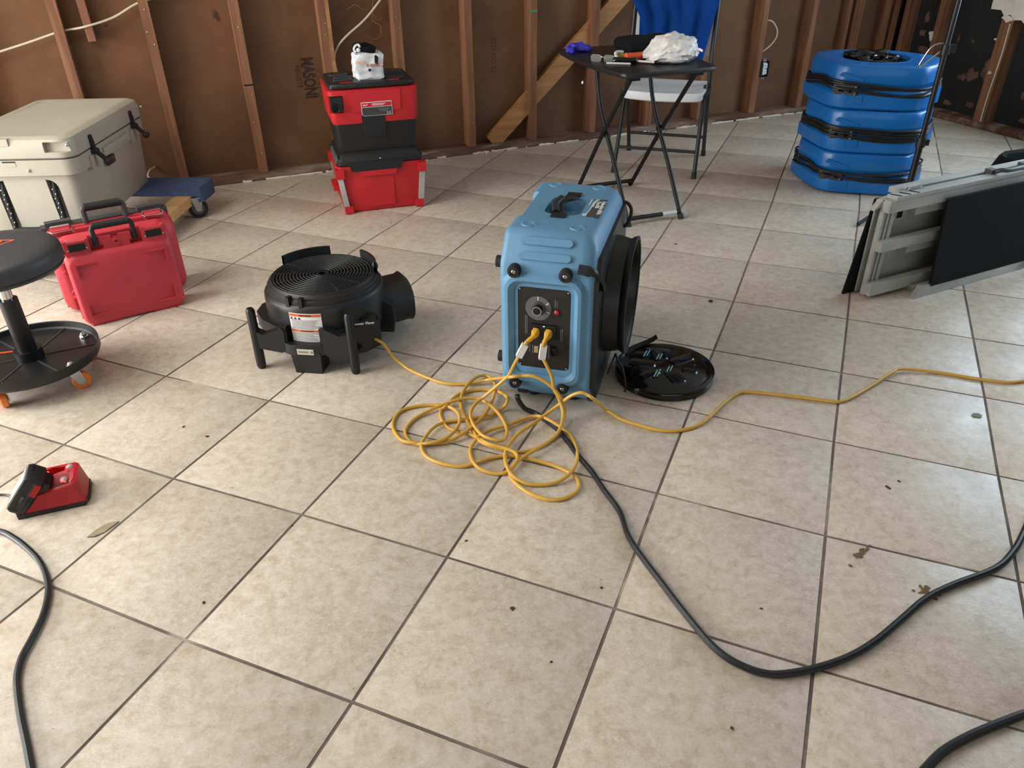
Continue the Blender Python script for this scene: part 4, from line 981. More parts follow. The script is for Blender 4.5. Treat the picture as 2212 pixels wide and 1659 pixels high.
for x, y, sw in ((.28, .36, .5), (.28, -.36, .2), (-.19, -.47, 1.35), (-.28, .36, .4)):
    m = Matrix.Translation((x, y, 0)) @ Matrix.Rotation(sw, 4, 'Z')
    b = B()
    for s_ in (-1, 1): b.prism([(-.03, .115), (.03, .115), (.016, .040), (-.010, .040)], s_*.020, s_*.023, axis='y', mtx=m)
    b.prism(rrect(.075, .06, .004), .112, .118, axis='z', mtx=m); cf = obj('caster_fork', b, 'steel', dl)
    wm = m @ Matrix.Translation((0, 0, .052)) @ Matrix.Rotation(PI/2, 4, 'X')
    b = B(); b.lathe([(.034, -.015), (.047, -.015), (.052, -.009), (.052, .009), (.047, .015), (.034, .015)], 28, wm); obj('caster_wheel', b, 'black_rubber', cf)
    b = B(); b.lathe([(0, -.017), (.008, -.019), (.012, -.013), (.034, -.011), (.034, .011), (.012, .013), (.008, .019), (0, .017)], 24, wm); obj('wheel_hub', b, 'mid_grey_plastic', cf)

CX, CY, CZ = -2.235, 3.90, DZ1
co = thing('cooler', 'large tan hard cooler with rope handle and black rubber latches', 'cooler', (CX, CY, CZ), math.radians(1.4))
LX, LY = .548, .850          # lid size
HB_ = .345
def box_ring(sx, sy, z, r=.05): return [(p[0], p[1], z) for p in rrect(sx, sy, r, 0, 0, 5)]
b = B(); b.loft([box_ring(.46, .755, 0, .04), box_ring(.47, .765, .008, .045), box_ring(.505, .80, HB_-.075, .055), box_ring(.540, .842, HB_-.07, .06), box_ring(.542, .845, HB_, .06)])
pk = B(); pk.prism(rrect(.285, .30, .045, .010, .100), -.55, -.325, axis='y')
pk2 = B(); pk2.box((.33, -.145, .285), (.12, .10, .05)); pk3 = B(); pk3.box((.33, .20, .285), (.12, .10, .05))
cb = obj('tub', cut(b, pk), 'tan_plastic', co)
# sloped handle block inside the recess
b = B(); b.prism([(-.382, .0), (-.315, .0), (-.315, .252), (-.400, .252)], -.088, .104, axis='x', bev=.006); obj('handle_block', b, 'tan_plastic', cb)
for x, x2 in ((-.110, -.112), (.124, .126)):
    b = B(); b.tube([(x, -.375, .235), (x, -.388, .18), (x2, -.386, .10), (x2, -.39, .02), (x2, -.39, -.0)], .011, 10); rp = obj('handle_rope', b, 'black_rubber', co)
    b = B()
    for k in range(9): b.box((x - .004 + (k % 2)*.008, -.3985, .205 - k*.022), (.0035, .003, .006), rot=Matrix.Rotation(.5, 3, 'Y'))
    obj('rope_fleck', b, 'silver_print', rp)
b = B(); b.cyl((-.115, -.395, .008), (.13, -.395, .008), .016, n=14); obj('rope_grip', b, 'black_rubber', co)
for x in (-.112, .058):
    b = B(); b.sph((x, -.4225, HB_-.045), .0085, 10); obj('screw', b, 'chrome', co)
b = B(); b.box((-.02, -.4205, HB_-.018), (.055, .006, .018)); obj('hinge_notch', b, 'tan_plastic', co)
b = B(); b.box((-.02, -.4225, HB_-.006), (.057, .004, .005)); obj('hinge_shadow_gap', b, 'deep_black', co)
# lid
b = B(); b.loft([box_ring(.532, .832, HB_+.002, .06), box_ring(LX, LY, HB_+.010, .065), box_ring(LX, LY, HB_+.062, .065), box_ring(LX-.018, LY-.018, HB_+.088, .06), box_ring(LX-.055, LY-.055, HB_+.097, .05), box_ring(LX-.10, LY-.10, HB_+.099, .04), box_ring(LX-.13, LY-.13, HB_+.096, .03)])
lc1 = B(); lc1.box((.235, -.425, HB_+.055), (.16, .05, .045), bev=.015)
ld = obj('lid', cut(b, lc1), 'tan_plastic', co)
b = B(); b.box((-.03, -.405, HB_+.080), (.075, .045, .03), bev=.006); obj('hinge_block', b, 'tan_plastic', ld)
b = B(); b.sph((.252, -.405, HB_+.062), .009, 10); b.sph((.275, .40, HB_+.05), .009, 10); obj('lid_screw', b, 'chrome', ld)
b = B(); b.loft([box_ring(.538, .838, HB_-.002, .06), box_ring(.538, .838, HB_+.006, .06)]); obj('lid_gasket', b, 'dark_grey_plastic', ld)
# two pull latches on the long side, T shaped rubber
for y in (-.235, .245):
    b = B(); b.flat(smooth_path([(LX/2 + .002, y, HB_+.062), (LX/2 + .006, y, HB_+.03), (LX/2 + .010, y, HB_-.005), (LX/2 + .035, y, HB_-.035), (LX/2 + .055, y, HB_-.055)], 4), .022, .013, up=(1, 0, .4)); lt = obj('latch', b, 'black_rubber', co)
    b = B(); b.sph((LX/2 + .060, y, HB_-.060), .017, 12, (1, 1.3, .9)); b.tube([(LX/2 + .012, y-.018, HB_-.012), (LX/2 + .012, y+.018, HB_-.012)], .012, 10); obj('latch_ball', b, 'black_rubber', lt)
    b = B(); b.box((LX/2 - .012, y, HB_-.055), (.03, .10, .06), bev=.010); obj('latch_keeper', b, 'tan_plastic', co)
b = B(); b.box((LX/2 - .006, .01, HB_-.035), (.024, .30, .020), bev=.008); obj('lift_ledge', b, 'tan_plastic', co)
b = B(); b.box((LX/2 - .008, -.075, HB_-.098), (.012, .085, .038), bev=.003); bd = obj('badge', b, 'brown_badge', co)
obj('lettering', text_mesh('YETI', .030, Matrix.Translation((LX/2 - .0015, -.075, HB_-.098)) @ Matrix.Rotation(PI/2, 4, 'Z') @ Matrix.Rotation(PI/2, 4, 'X'), .0006), 'mid_grey_plastic', bd)

# ================================================================== stacked red tool boxes
P_RZ = math.radians(16.9)
pu = Vector((math.cos(P_RZ), math.sin(P_RZ), 0)); pn = Vector((-math.sin(P_RZ), math.cos(P_RZ), 0))
pc = Vector((-.903, 4.171, 0)) + pu*.207
tb1 = thing('tool_box', 'red stacking tool box with black lid and metal corner posts on the floor', 'tool box', pc, P_RZ)
def tring(w, d, z, y0=0., r=.03): return [(p[0], p[1], z) for p in rrect(w, d, r, 0, y0 + d/2, 3)]
b = B(); b.loft([tring(.425, .345, 0, .006), tring(.438, .36, .012, -.004), tring(.474, .392, .245, -.014), tring(.474, .395, .262, -.014)])
obj('body', b, 'red_box_plastic', tb1)
b = B(); b.prism([(-.105, .03), (.06, .03), (.065, .235), (-.11, .235)], -.014, .02, axis='y', bev=.004); obj('front_panel', b, 'red_box_plastic', tb1)
b = B(); b.prism([(-.11, .205), (.075, .205), (.09, .245), (-.125, .245)], -.028, .02, axis='y', bev=.004); obj('front_ledge', b, 'red_box_plastic', tb1)
for sx in (-1, 1):
    for y in (-.014, .365):
        b = B(); b.prism([(sx*.195, .045), (sx*.223, .045), (sx*.241, .205), (sx*.213, .205)], y - .012, y + .014, axis='y', bev=.003); obj('corner_post', b, 'aluminium', tb1)
        b = B(); b.box((sx*.226, y + .002, .228), (.044, .044, .05), bev=.012); obj('post_cap', b, 'red_box_plastic', tb1)
        b = B(); b.box((sx*.199, y + .008, .026), (.044, .044, .042), bev=.012); obj('post_base', b, 'red_box_plastic', tb1)
b = B(); b.loft([tring(.43, .37, .258, -.006), tring(.47, .40, .27, -.022), tring(.472, .402, .292, -.022), tring(.44, .37, .318, -.006), tring(.41, .34, .332, .01)]); tl_ = obj('lid', b, 'black_plastic', tb1)
b = B(); b.prism([(-.16, .235), (.11, .235), (.125, .285), (-.175, .285)], -.030, .02, axis='y', bev=.004); obj('front_latch', b, 'black_plastic', tl_)
b = B(); b.sph((.0, -.026, .296), .006, 8); obj('latch_rivet', b, 'steel', tl_)
for y in (.02, .11, .20):
    b = B(); b.box((-.232, y, .30), (.014, .05, .04), bev=.004); obj('lid_lug', b, 'mid_grey_plastic', tl_)
b = B(); b.box((-.238, .19, .11), (.04, .14, .03), bev=.008); obj('side_handle', b, 'red_box_plastic', tb1)

vc = thing('wet_dry_vacuum', 'red and black boxy wet-dry vacuum locked on top of the tool box', 'vacuum', pc + Vector((0, 0, .327)), P_RZ)
b = B(); b.loft([tring(.41, .33, 0, .014), tring(.42, .34, .012, .008), tring(.445, .365, .165, -.004)]); b.prism([(-.07, .085), (.045, .085), (.05, .205), (-.075, .205)], -.014, .03, axis='y', bev=.005); obj('tank', b, 'black_plastic', vc)
b = B(); b.loft([tring(.450, .37, .155, -.008), tring(.462, .385, .17, -.012), tring(.470, .392, .30, -.014), tring(.478, .40, .325, -.014), tring(.455, .38, .328, -.006)]); nb_ = B(); nb_.box((-.012, -.02, .165), (.118, .10, .10)); nh = B(); nh.box((-.205, -.03, .258), (.085, .10, .085))
obj('motor_head', cut(b, nb_, nh), 'red_box_plastic', vc)
b = B(); b.prism([(-.12, .215), (.235-.10, .215), (.14, .318), (-.125, .318)], -.019, .0, axis='y', bev=.003); obj('front_plate', b, 'red_box_plastic', vc)
b = B(); b.box((-.196, .0, .262), (.06, .04, .07), bev=.006); pm_ = obj('hose_port', b, 'black_plastic', vc)
b = B(); b.lathe([(.015, -.02), (.015, .028), (.020, .03), (.022, -.01)], 24, Matrix.Translation((-.205, -.015, .245)) @ Matrix.Rotation(PI/2, 4, 'X')); b.lathe([(0, 0), (.016, 0)], 20, Matrix.Translation((-.205, -.012, .245)) @ Matrix.Rotation(PI/2, 4, 'X')); obj('port_tube', b, 'black_satin', pm_)
# sticker: red band over grey field
b = B(); b.prism([(-.072, .200), (-.058, .192), (.090, .192), (.090, .262), (-.072, .262)], -.0215, -.018, axis='y'); sk = obj('sticker', b, 'silver_print', vc)
b = B(); b.prism([(-.069, .238), (.087, .238), (.087, .258), (-.069, .258)], -.0222, -.020, axis='y'); obj('sticker_band', b, 'red_box_plastic', sk)
b = B(); b.prism([(-.069, .201), (-.056, .194), (.087, .194), (.087, .235), (-.069, .235)], -.0222, -.020, axis='y'); obj('sticker_field', b, 'dark_grey_plastic', sk)
b = B(); b.flat(smooth_path([(-.063, -.0225, .251), (-.058, -.0225, .245), (-.054, -.0225, .251), (-.048, -.0225, .245), (-.038, -.0225, .252)], 4), .003, .0006, up=(0, -1, 0)); b.box((.02, -.0225, .251), (.07, .0006, .003)); b.box((.015, -.0225, .245), (.06, .0006, .0022)); obj('sticker_script', b, 'white_paper', sk)
b = B()
for k in range(3): b.box((.045, -.0225, .226 - k*.006), (.06 - .012*k, .0006, .0018))
obj('sticker_print', b, 'grey_print', sk)
obj('lettering', text_mesh('2.5', .018, facing((.070, -.0225, .203)), .0004), 'white_paper', sk)
b = B(); b.loft([tring(.445, .365, .322, .004), tring(.452, .372, .335, .0), tring(.44, .36, .352, .006), tring(.40, .33, .356, .02)]); tp = obj('top_cover', b, 'black_plastic', vc)
b = B(); b.tube([(-.205, .008, .344), (-.17, -.006, .346), (.17, -.006, .346), (.205, .008, .344)], .014, 10); obj('carry_bar', b, 'black_plastic', tp)
for x in (-.135, .118):
    b = B(); b.box((x, .022, .356), (.055, .016, .006), bev=.002); obj('red_tab', b, 'red_box_plastic', tp)
for x, y in ((-.14, .10), (-.13, .17), (.13, .10), (.14, .17), (-.145, .25), (.145, .25)):
    b = B(); b.ring_frame(rrect(.10, .045, .006, x, y), rrect(.088, .034, .004, x, y), .352, .362, 'z'); obj('lid_cleat', b, 'dark_grey_plastic', tp)

pk_ = thing('wrapped_pack', 'crumpled white plastic pack of supplies on top of the vacuum', 'pack', pc + Vector((0, 0, .683)) + pu*.0 + pn*.11, P_RZ)
b = B(); b.loft([[(p[0], p[1], z) for p in rrect(w, d, .02, 0, 0, 3)] for w, d, z in ((.125, .10, 0), (.150, .125, .012), (.158, .13, .05), (.155, .13, .085), (.150, .125, .118), (.135, .11, .130))])
bmesh.ops.subdivide_edges(b.bm, edges=b.bm.edges[:], cuts=2, use_grid_fill=True); bmesh.ops.subdivide_edges(b.bm, edges=b.bm.edges[:], cuts=1, use_grid_fill=True); b.wobble(.012, 16, 2.); b.wobble(.006, 45, 5.); obj('wrapper', b, 'foil_pack', pk_)
b = B(); b.prism([(-.062, .086), (-.025, .086), (-.025, .094), (-.062, .094)], -.075, -.066, axis='y'); obj('orange_band', b, 'pale_orange_print', pk_)
b = B(); b.prism([(.045, .072), (.072, .072), (.072, .078), (.045, .078)], -.075, -.066, axis='y'); obj('orange_band', b, 'pale_orange_print', pk_)
for x in (-.008, .012, .031, .048):
    b = B(); b.prism(rrect(.011, .013, .003, x, .074, 2), -.0755, -.068, axis='y'); obj('pictogram', b, 'brown_print', pk_)
b = B(); b.box((.0, -.073, .052), (.013, .004, .012)); obj('square_print', b, 'deep_black', pk_)
b = B(); b.prism([(.030, .085), (.045, .078), (.05, .112), (.04, .122), (.032, .118)], -.076, -.066, axis='y'); obj('dark_print', b, 'deep_black', pk_)
gv = thing('work_glove', 'rolled black work glove with white trim on the white pack', 'glove', pc + Vector((0, 0, .806)) + pu*(-.012) + pn*.115, P_RZ + .1)
b = B()
for y, z, r, x0, x1 in ((-.022, .018, .020, -.052, .055), (.012, .020, .021, -.05, .05), (-.004, .036, .016, -.05, .032)):
    b.tube([(x0 + (x1-x0)*k/8, y + .004*math.sin(k), z + .003*math.cos(2*k)) for k in range(9)], [r*(.75 + .25*math.sin(PI*k/8)**.5) for k in range(9)], 12)
b.wobble(.006, 30, 4.); obj('glove_body', b, 'black_cloth', gv)
b = B(); b.tube(smooth_path([(-.048, -.035, .012), (-.056, -.03, .026), (-.046, -.028, .042), (-.030, -.028, .046), (-.026, -.038, .036)], 4), .006, 8); b.sph((-.035, -.036, .022), .011, 10); obj('glove_cuff', b, 'white_paper', gv)

# ================================================================== folding chair with a shirt over its back
CH_RZ = math.radians(-18.4)
chp = Vector((.986, 5.042, 0))
ch = thing('folding_chair', 'white plastic folding chair with charcoal tube frame against the studs', 'chair', chp, CH_RZ)
SX, FY, BY, SZ = .252, -.267, .267, .490
for s_ in (-1, 1):
    b = B(); b.tube(smooth_path([(s_*SX, FY, .0), (s_*SX*.98, FY + .09, .20), (s_*SX*.96, FY + .20, .44), (s_*SX*.96, FY + .24, .50)], 3), .0125, 12); lg = obj('leg', b, 'charcoal_metal', ch)
    b = B(); b.cyl((s_*SX, FY - .002, 0), (s_*SX*.995, FY + .016, .035), .0155, n=14); obj('foot_cap', b, 'black_rubber', lg)
    b = B(); b.tube(smooth_path([(s_*SX*1.0, BY, .0), (s_*SX*1.0, BY - .10, .25), (s_*SX*1.0, BY - .19, .50), (s_*SX*.985, BY - .17, .78), (s_*SX*.95, BY - .11, 1.08), (s_*SX*.75, BY - .09, 1.12)], 4), .0125, 12); lg = obj('leg', b, 'charcoal_metal', ch)
    b = B(); b.cyl((s_*SX*1.0, BY + .002, 0), (s_*SX, BY - .014, .035), .0155, n=14); obj('foot_cap', b, 'black_rubber', lg)
    b = B(); b.box((s_*(SX + .004), .0, SZ - .03), (.014, .30, .025), bev=.004); obj('seat_bracket', b, 'charcoal_metal', ch)
for y, z in ((FY + .065, .145), (BY - .055, .135)):
    b = B(); b.cyl((-SX*.98, y, z), (SX*.98, y, z), .0095, n=12); obj('stretcher', b, 'charcoal_metal', ch)
b = B()
SEAT = [(-.24, .185), (-.20, .205), (.20, .205), (.24, .185), (.248, .0), (.245, -.14), (.225, -.195), (.12, -.225), (0, -.235), (-.12, -.225), (-.225, -.195), (-.245, -.14), (-.248, .0)]
SEAT = [(p.x, p.y) for p in smooth_path([(q[0], q[1], 0) for q in SEAT[-2:] + SEAT + SEAT[:2]], 3)[6:-7]]
def seat_ring(z, k): return [(x*k, y*k - .01, z) for x, y in SEAT]
b.loft([seat_ring(SZ-.052, .955), seat_ring(SZ-.046, .985), seat_ring(SZ-.012, 1.0), seat_ring(SZ-.002, .985), seat_ring(SZ, .95), seat_ring(SZ-.008, .80), seat_ring(SZ-.012, .55)]); obj('seat', b, 'white_plastic', ch)
b = B()
rings = []
for z, w in ((.640, .90), (.655, .97), (.75, 1.), (1.02, 1.), (1.10, .96), (1.12, .90)):
    fr = [(-.23*w + .46*w*k/12) for k in range(13)]
    yy = lambda x: BY - .185 + .05*(1 - (x/.23)**2) + (z-.62)*.13
    rings.append([(x, yy(x) - .008, z) for x in fr] + [(x, yy(x) + .010, z) for x in fr[::-1]])
b.loft(rings); obj('backrest', b, 'white_plastic', ch)

# shirt: front and back sheet hung over the top of the backrest, folds from a sine and noise
sh = thing('tee_shirt', 'blue cotton shirt draped over the white chair back', 'shirt', chp, CH_RZ)
def shirt_sheet(front):
    NU, NV = 46, 30; vs = []; fs = []
    for j in range(NV + 1):
        v = j/NV; z = 1.135 - v*(.58 if front else .36)
        wl = -.268 + .060*min(1, max(0, (v-.28)/.18)) + .030*max(0, v-.45); wr = .262 - .05*max(0, v - .1) - .05*max(0, v-.35)
        if v < .26: wl -= .035*math.sin(PI*v/.26)
        for i in range(NU + 1):
            q = i/NU; x = wl + (wr-wl)*q
            y0 = BY - .185 + .05*(1 - min(1, (x/.23)**2)) + (z-.62)*.13
            f = (.014*math.sin(17*q + 2.2*v + 1.1) + .009*math.sin(31*q - 3*v)) * min(1, v*2.2 + .15) + .012*noise.noise(Vector((q*4, v*3, 3.)))
            y = y0 - .042 - f - .012*v if front else y0 + .044 + f
            if z < .66: y = min(y, y0 - .04 - f) if front else y
            zz = z + (.012*math.sin(6*q + 1) if j == NV else 0) - .03*max(0, abs(q-.5)-.3)*(1-v)
            vs.append((x, y, zz))
    for j in range(NV):
        for i in range(NU):
            a = j*(NU+1)+i; fs.append((a, a+NU+1, a+NU+2, a+1))
    return vs, fs
b = B(); vf, ff = shirt_sheet(True); vb, fb = shirt_sheet(False)
n0 = len(vf); NUs = 47
fs = ff + [tuple(k + n0 for k in f[::-1]) for f in fb] + [(i, i+1, n0+i+1, n0+i) for i in range(NUs-1)]
b._new(vf + vb, fs)
bmesh.ops.solidify(b.bm, geom=b.bm.faces[:], thickness=.003)
obj('fabric', b, 'blue_cotton', sh)

# ================================================================== folding tray table
T_RZ = math.radians(20)
tz = .775
tbp = Vector((.655, 4.30, 0))
tbl = thing('tray_table', 'small black folding table with crossed tube legs', 'table', tbp, T_RZ)
def top_poly(k=1., n=9):
    out = []; hx_, hy_ = .262*k, .405*k
    # slightly bowed sides with rounded corners, counter-clockwise
    cr_ = .05*k; pts = []
    for (cx, cy, a) in ((hx_-cr_, hy_-cr_, 0), (-hx_+cr_, hy_-cr_, PI/2), (-hx_+cr_, -hy_+cr_, PI), (hx_-cr_, -hy_+cr_, 1.5*PI)):
        for q in range(5): pts.append((cx + cr_*math.cos(a + PI/2*q/4), cy + cr_*math.sin(a + PI/2*q/4)))
    out = pts
    # bow the two long sides
    res = []
    for i in range(len(out)):
        p, q = out[i], out[(i+1) % len(out)]; res.append(p)
        if abs(p[1]-q[1]) > .3*k:
            for t in (.25, .5, .75): res.append((p[0] + (1 if p[0] > 0 else -1)*.030*k*(1-(2*t-1)**2), p[1] + (q[1]-p[1])*t))
    return res
b = B(); b.loft([[(p[0], p[1], z) for p in top_poly(k)] for k, z in ((.95, tz-.027), (.985, tz-.024), (1., tz-.016), (1., tz-.007), (.99, tz-.001), (.975, tz))]); obj('tabletop', b, 'black_plastic', tbl)
LXT = .158
for s_ in (-1, 1):
    b = B(); b.tube(smooth_path([(s_*LXT, -.365, .0), (s_*LXT, -.19, .24), (s_*LXT, -.055, .41), (s_*LXT, .045, .56), (s_*LXT, .11, .75)], 5), .0115, 10); lg = obj('leg', b, 'black_powder_coat', tbl)
    b = B(); b.cyl((s_*LXT, -.367, 0), (s_*LXT, -.350, .024), .0155, n=12); obj('foot_cap', b, 'black_rubber', lg)
    b = B(); b.tube([(s_*(LXT+.022), .262, .0), (s_*(LXT+.022), -.04, .40), (s_*(LXT+.022), -.335, .752)], .0115, 10); lg = obj('leg', b, 'black_powder_coat', tbl)
    b = B(); b.sph((s_*(LXT+.022), .262, .014), .0165, 10); obj('foot_cap', b, 'black_rubber', lg)
    b = B(); b.box((s_*(LXT+.018), -.335, .742), (.06, .035, .025), bev=.006); obj('leg_bracket', b, 'black_plastic', tbl)
    b = B(); b.cyl((s_*(LXT-.012), -.052, .408), (s_*(LXT+.034), -.052, .408), .009, n=10); obj('pivot', b, 'black_satin', tbl)
b = B(); b.cyl((-LXT, -.345, .034), (LXT, -.345, .034), .0115, n=12); fb_ = obj('foot_bar', b, 'black_satin', tbl)
b = B(); b.cyl((.05, -.345, .034), (.135, -.345, .034), .0121, n=12); obj('white_sticker', b, 'silver_print', fb_)
b = B(); b.cyl((-LXT-.02, .24, .034), (LXT+.02, .24, .034), .0115, n=12); obj('foot_bar', b, 'black_satin', tbl)
TM = Matrix.Translation(tbp) @ Matrix.Rotation(T_RZ, 4, 'Z')
def on_table(x, y, dz=0.): return TM @ Vector((x, y, tz + dz))
# black folded cloth
ft = thing('folded_cloth', 'folded black cloth lying flat on the table beside the white bag', 'cloth', on_table(.16, .17), T_RZ + .12)
b = B(); b.loft([[(p[0], p[1], z) for p in rrect(w, d, .03, 0, 0, 4)] for w, d, z in ((.29, .17, 0), (.31, .185, .02), (.31, .185, .05), (.285, .165, .066), (.20, .10, .071))])
bmesh.ops.subdivide_edges(b.bm, edges=b.bm.edges[:], cuts=2, use_grid_fill=True); b.wobble(.010, 11, 7.); obj('cloth', b, 'black_cloth', ft)
# purple glove
pg = thing('nitrile_glove', 'crumpled purple disposable glove on the table corner', 'glove', on_table(-.20, .27), T_RZ)
b = B()
for pts, r in (([(-.06, -.01, .018), (-.03, .0, .024), (0, .005, .022), (.03, .0, .018), (.055, .01, .014)], [.014, .024, .026, .020, .010]), ([(0, 0, .02), (.04, -.025, .018), (.075, -.03, .012)], [.018, .014, .008]), ([(-.02, .01, .022), (.03, .03, .02), (.07, .035, .012)], [.018, .015, .008]), ([(.0, .0, .02), (.05, .005, .02), (.085, .0, .013)], [.015, .013, .007]), ([(-.04, -.01, .02), (-.05, -.04, .014), (-.045, -.06, .01)], [.014, .011, .007])):
    b.tube(smooth_path(pts, 4), [r[min(len(r)-1, k//4)] for k in range((len(pts)-1)*4+1)], 10)
b.wobble(.010, 34, 1.); [setattr(v.co, 'z', max(v.co.z, .0005)) for v in b.bm.verts]; obj('glove_body', b, 'purple_nitrile', pg)
# white carrier bag with orange things showing
wb_ = thing('plastic_bag', 'crumpled white plastic bag spilling over the table edge', 'bag', on_table(.125, -.185), T_RZ)
b = B(); bmesh.ops.create_icosphere(b.bm, subdivisions=5, radius=1.)
for v in b.bm.verts:
    d = v.co.normalized(); s_ = 1 + .20*noise.noise(d*1.9 + Vector((4, 0, 0))) + .13*noise.noise(d*4.2) + .05*abs(noise.noise(d*9))
    v.co = Vector((d.x*.118*s_, d.y*.118*s_, max(-.002, .056 + d.z*.070*s_)))
    if v.co.y < -.09: v.co.z -= .35*(-.09 - v.co.y)*(1 if v.co.x > -.06 else .3)
    if v.co.x < -.06: v.co.z *= max(.25, 1 + (v.co.x + .06)*9); v.co.x *= 1.25
obj('bag_film', b, 'white_film', wb_)
b = B()
for k in range(7): b.tube(smooth_path([(-.10 + k*.018, -.09 + .02*math.sin(k), .055 + .004*k), (-.07 + k*.018, -.03, .085 + .004*k), (-.04 + k*.016, .04, .10)], 4), .0025, 5)
obj('bag_crease', b, 'white_film', wb_)
b = B(); b.flat(smooth_path([(.06, -.13, .07), (.085, -.125, .06), (.105, -.11, .055)], 4), .012, .001, up=(0, -1, .3)); obj('red_print', b, 'red_lens', wb_)
mk = thing('marker_pen', 'fat orange marker pen sticking out of the white bag', 'marker', on_table(-.045, -.115), T_RZ)
b = B(); b.cyl((-.055, 0, .021), (.07, .01, .021), .020, n=20, bev=.004); b.cyl((-.06, 0, .021), (-.03, 0, .021), .0215, n=20, bev=.003); obj('barrel', b, 'orange_vivid', mk)
sn = thing('snack_wrapper', 'yellow and black bar wrapper on the table behind the orange marker', 'wrapper', on_table(-.015, -.03), T_RZ - .1)
b = B(); b.box((0, 0, .012), (.19, .035, .022), bev=.006); b.wobble(.004, 30, 3.); obj('wrapper', b, 'yellow_wrap', sn)
b = B(); b.box((.03, -.001, .0125), (.07, .0375, .0235), bev=.006); obj('wrapper_print', b, 'black_satin', sn)
wt = thing('plastic_hook', 'small white plastic hook piece on the table', 'hook', on_table(-.115, -.03), T_RZ)
b = B(); b.tube(smooth_path([(-.01, -.045, .006), (-.012, -.02, .02), (-.004, .0, .032), (.02, .012, .034), (.045, .014, .03)], 4), .008, 8); obj('hook', b, 'white_plastic', wt)
sd = thing('screwdriver', 'black handled screwdriver with white shaft on the table', 'screwdriver', on_table(-.13, -.175), T_RZ - .55)
b = B(); b.tube([(-.07, 0, .017), (-.062, 0, .017), (-.03, 0, .017), (.02, 0, .017), (.045, 0, .017), (.05, 0, .017)], [.010, .016, .0165, .014, .016, .010], 14); obj('handle', b, 'black_gloss', sd)
b = B(); b.cyl((.05, 0, .017), (.135, 0, .012), .005, n=10); obj('shaft', b, 'white_plastic', sd)
b = B(); b.cyl((.135, 0, .012), (.15, 0, .0115), .006, n=10); obj('tip', b, 'black_satin', sd)
gs = thing('eyeglasses', 'thin wire-rimmed eyeglasses lying on the table', 'eyeglasses', on_table(-.215, -.075), T_RZ - .75)
for s_ in (-1, 1):
    b = B(); b.tube([(s_*.034 + p[0], 0, .018 + p[1]) for p in rrect(.052, .034, .012, 0, 0, 4)], .0010, 6, closed=True); rm_ = obj('rim', b, 'chrome', gs)
    b = B(); b.prism(rrect(.05, .032, .011, s_*.034, .018), -.0006, .0006, axis='y'); obj('lens', b, 'clear_lens', rm_)
    b = B(); b.tube(smooth_path([(s_*.061, .0, .026), (s_*.064, .02, .024), (s_*.060, .09, .012), (s_*.055, .125, .004)], 4), .0013, 6); obj('temple', b, 'chrome', gs)
b = B(); b.tube(smooth_path([(-.009, 0, .022), (0, -.002, .027), (.009, 0, .022)], 4), .0012, 6); obj('bridge', b, 'chrome', gs)
bl_ = thing('pen', 'clear barrelled pen lying along the table edge', 'pen', on_table(-.175, -.19), T_RZ - .6)
b = B(); b.cyl((-.07, .02, .006), (.05, .02, .006), .005, n=10); obj('barrel', b, 'silver_print', bl_)

# ================================================================== three stacked blue floor dryers
D_RZ = math.radians(-14.2); dO = Vector((1.782, 4.511, 0)); du = Vector((math.cos(D_RZ), math.sin(D_RZ), 0)); dn = Vector((-math.sin(D_RZ), math.cos(D_RZ), 0))
PLAN = [(-.06, .33), (-.075, .22), (-.035, .10), (.02, -.035), (.09, -.085), (.20, -.095), (.40, -.095), (.50, -.07), (.565, .02), (.625, .20), (.60, .32), (.46, .43), (.38, .465), (.15, .475), (.02, .42)]
pcx, pcy = .275, .19
def dense(poly, m=3):
    P = [Vector((p[0], p[1], 0)) for p in poly]; n = len(P); out = []
    for i in range(n):
        a, b_, c, d = P[i-1], P[i], P[(i+1) % n], P[(i+2) % n]
        for k in range(m):
            t = k/m; cat = .5*((2*b_) + (c-a)*t + (2*a-5*b_+4*c-d)*t*t + (3*b_-a-3*c+d)*t**3); lin = b_.lerp(c, t)
            q = lin.lerp(cat, .3); out.append((q.x - pcx, q.y - pcy))
    return out
DP = dense(PLAN)
def dring(k, z, dx=0., dy=0.): return [(p[0]*k + dx, p[1]*k + dy, z) for p in DP]
UH = .2335
LEVEL = ['bottom of the stack, on the tiles', 'middle of the stack', 'top one, black bag in its inlet']
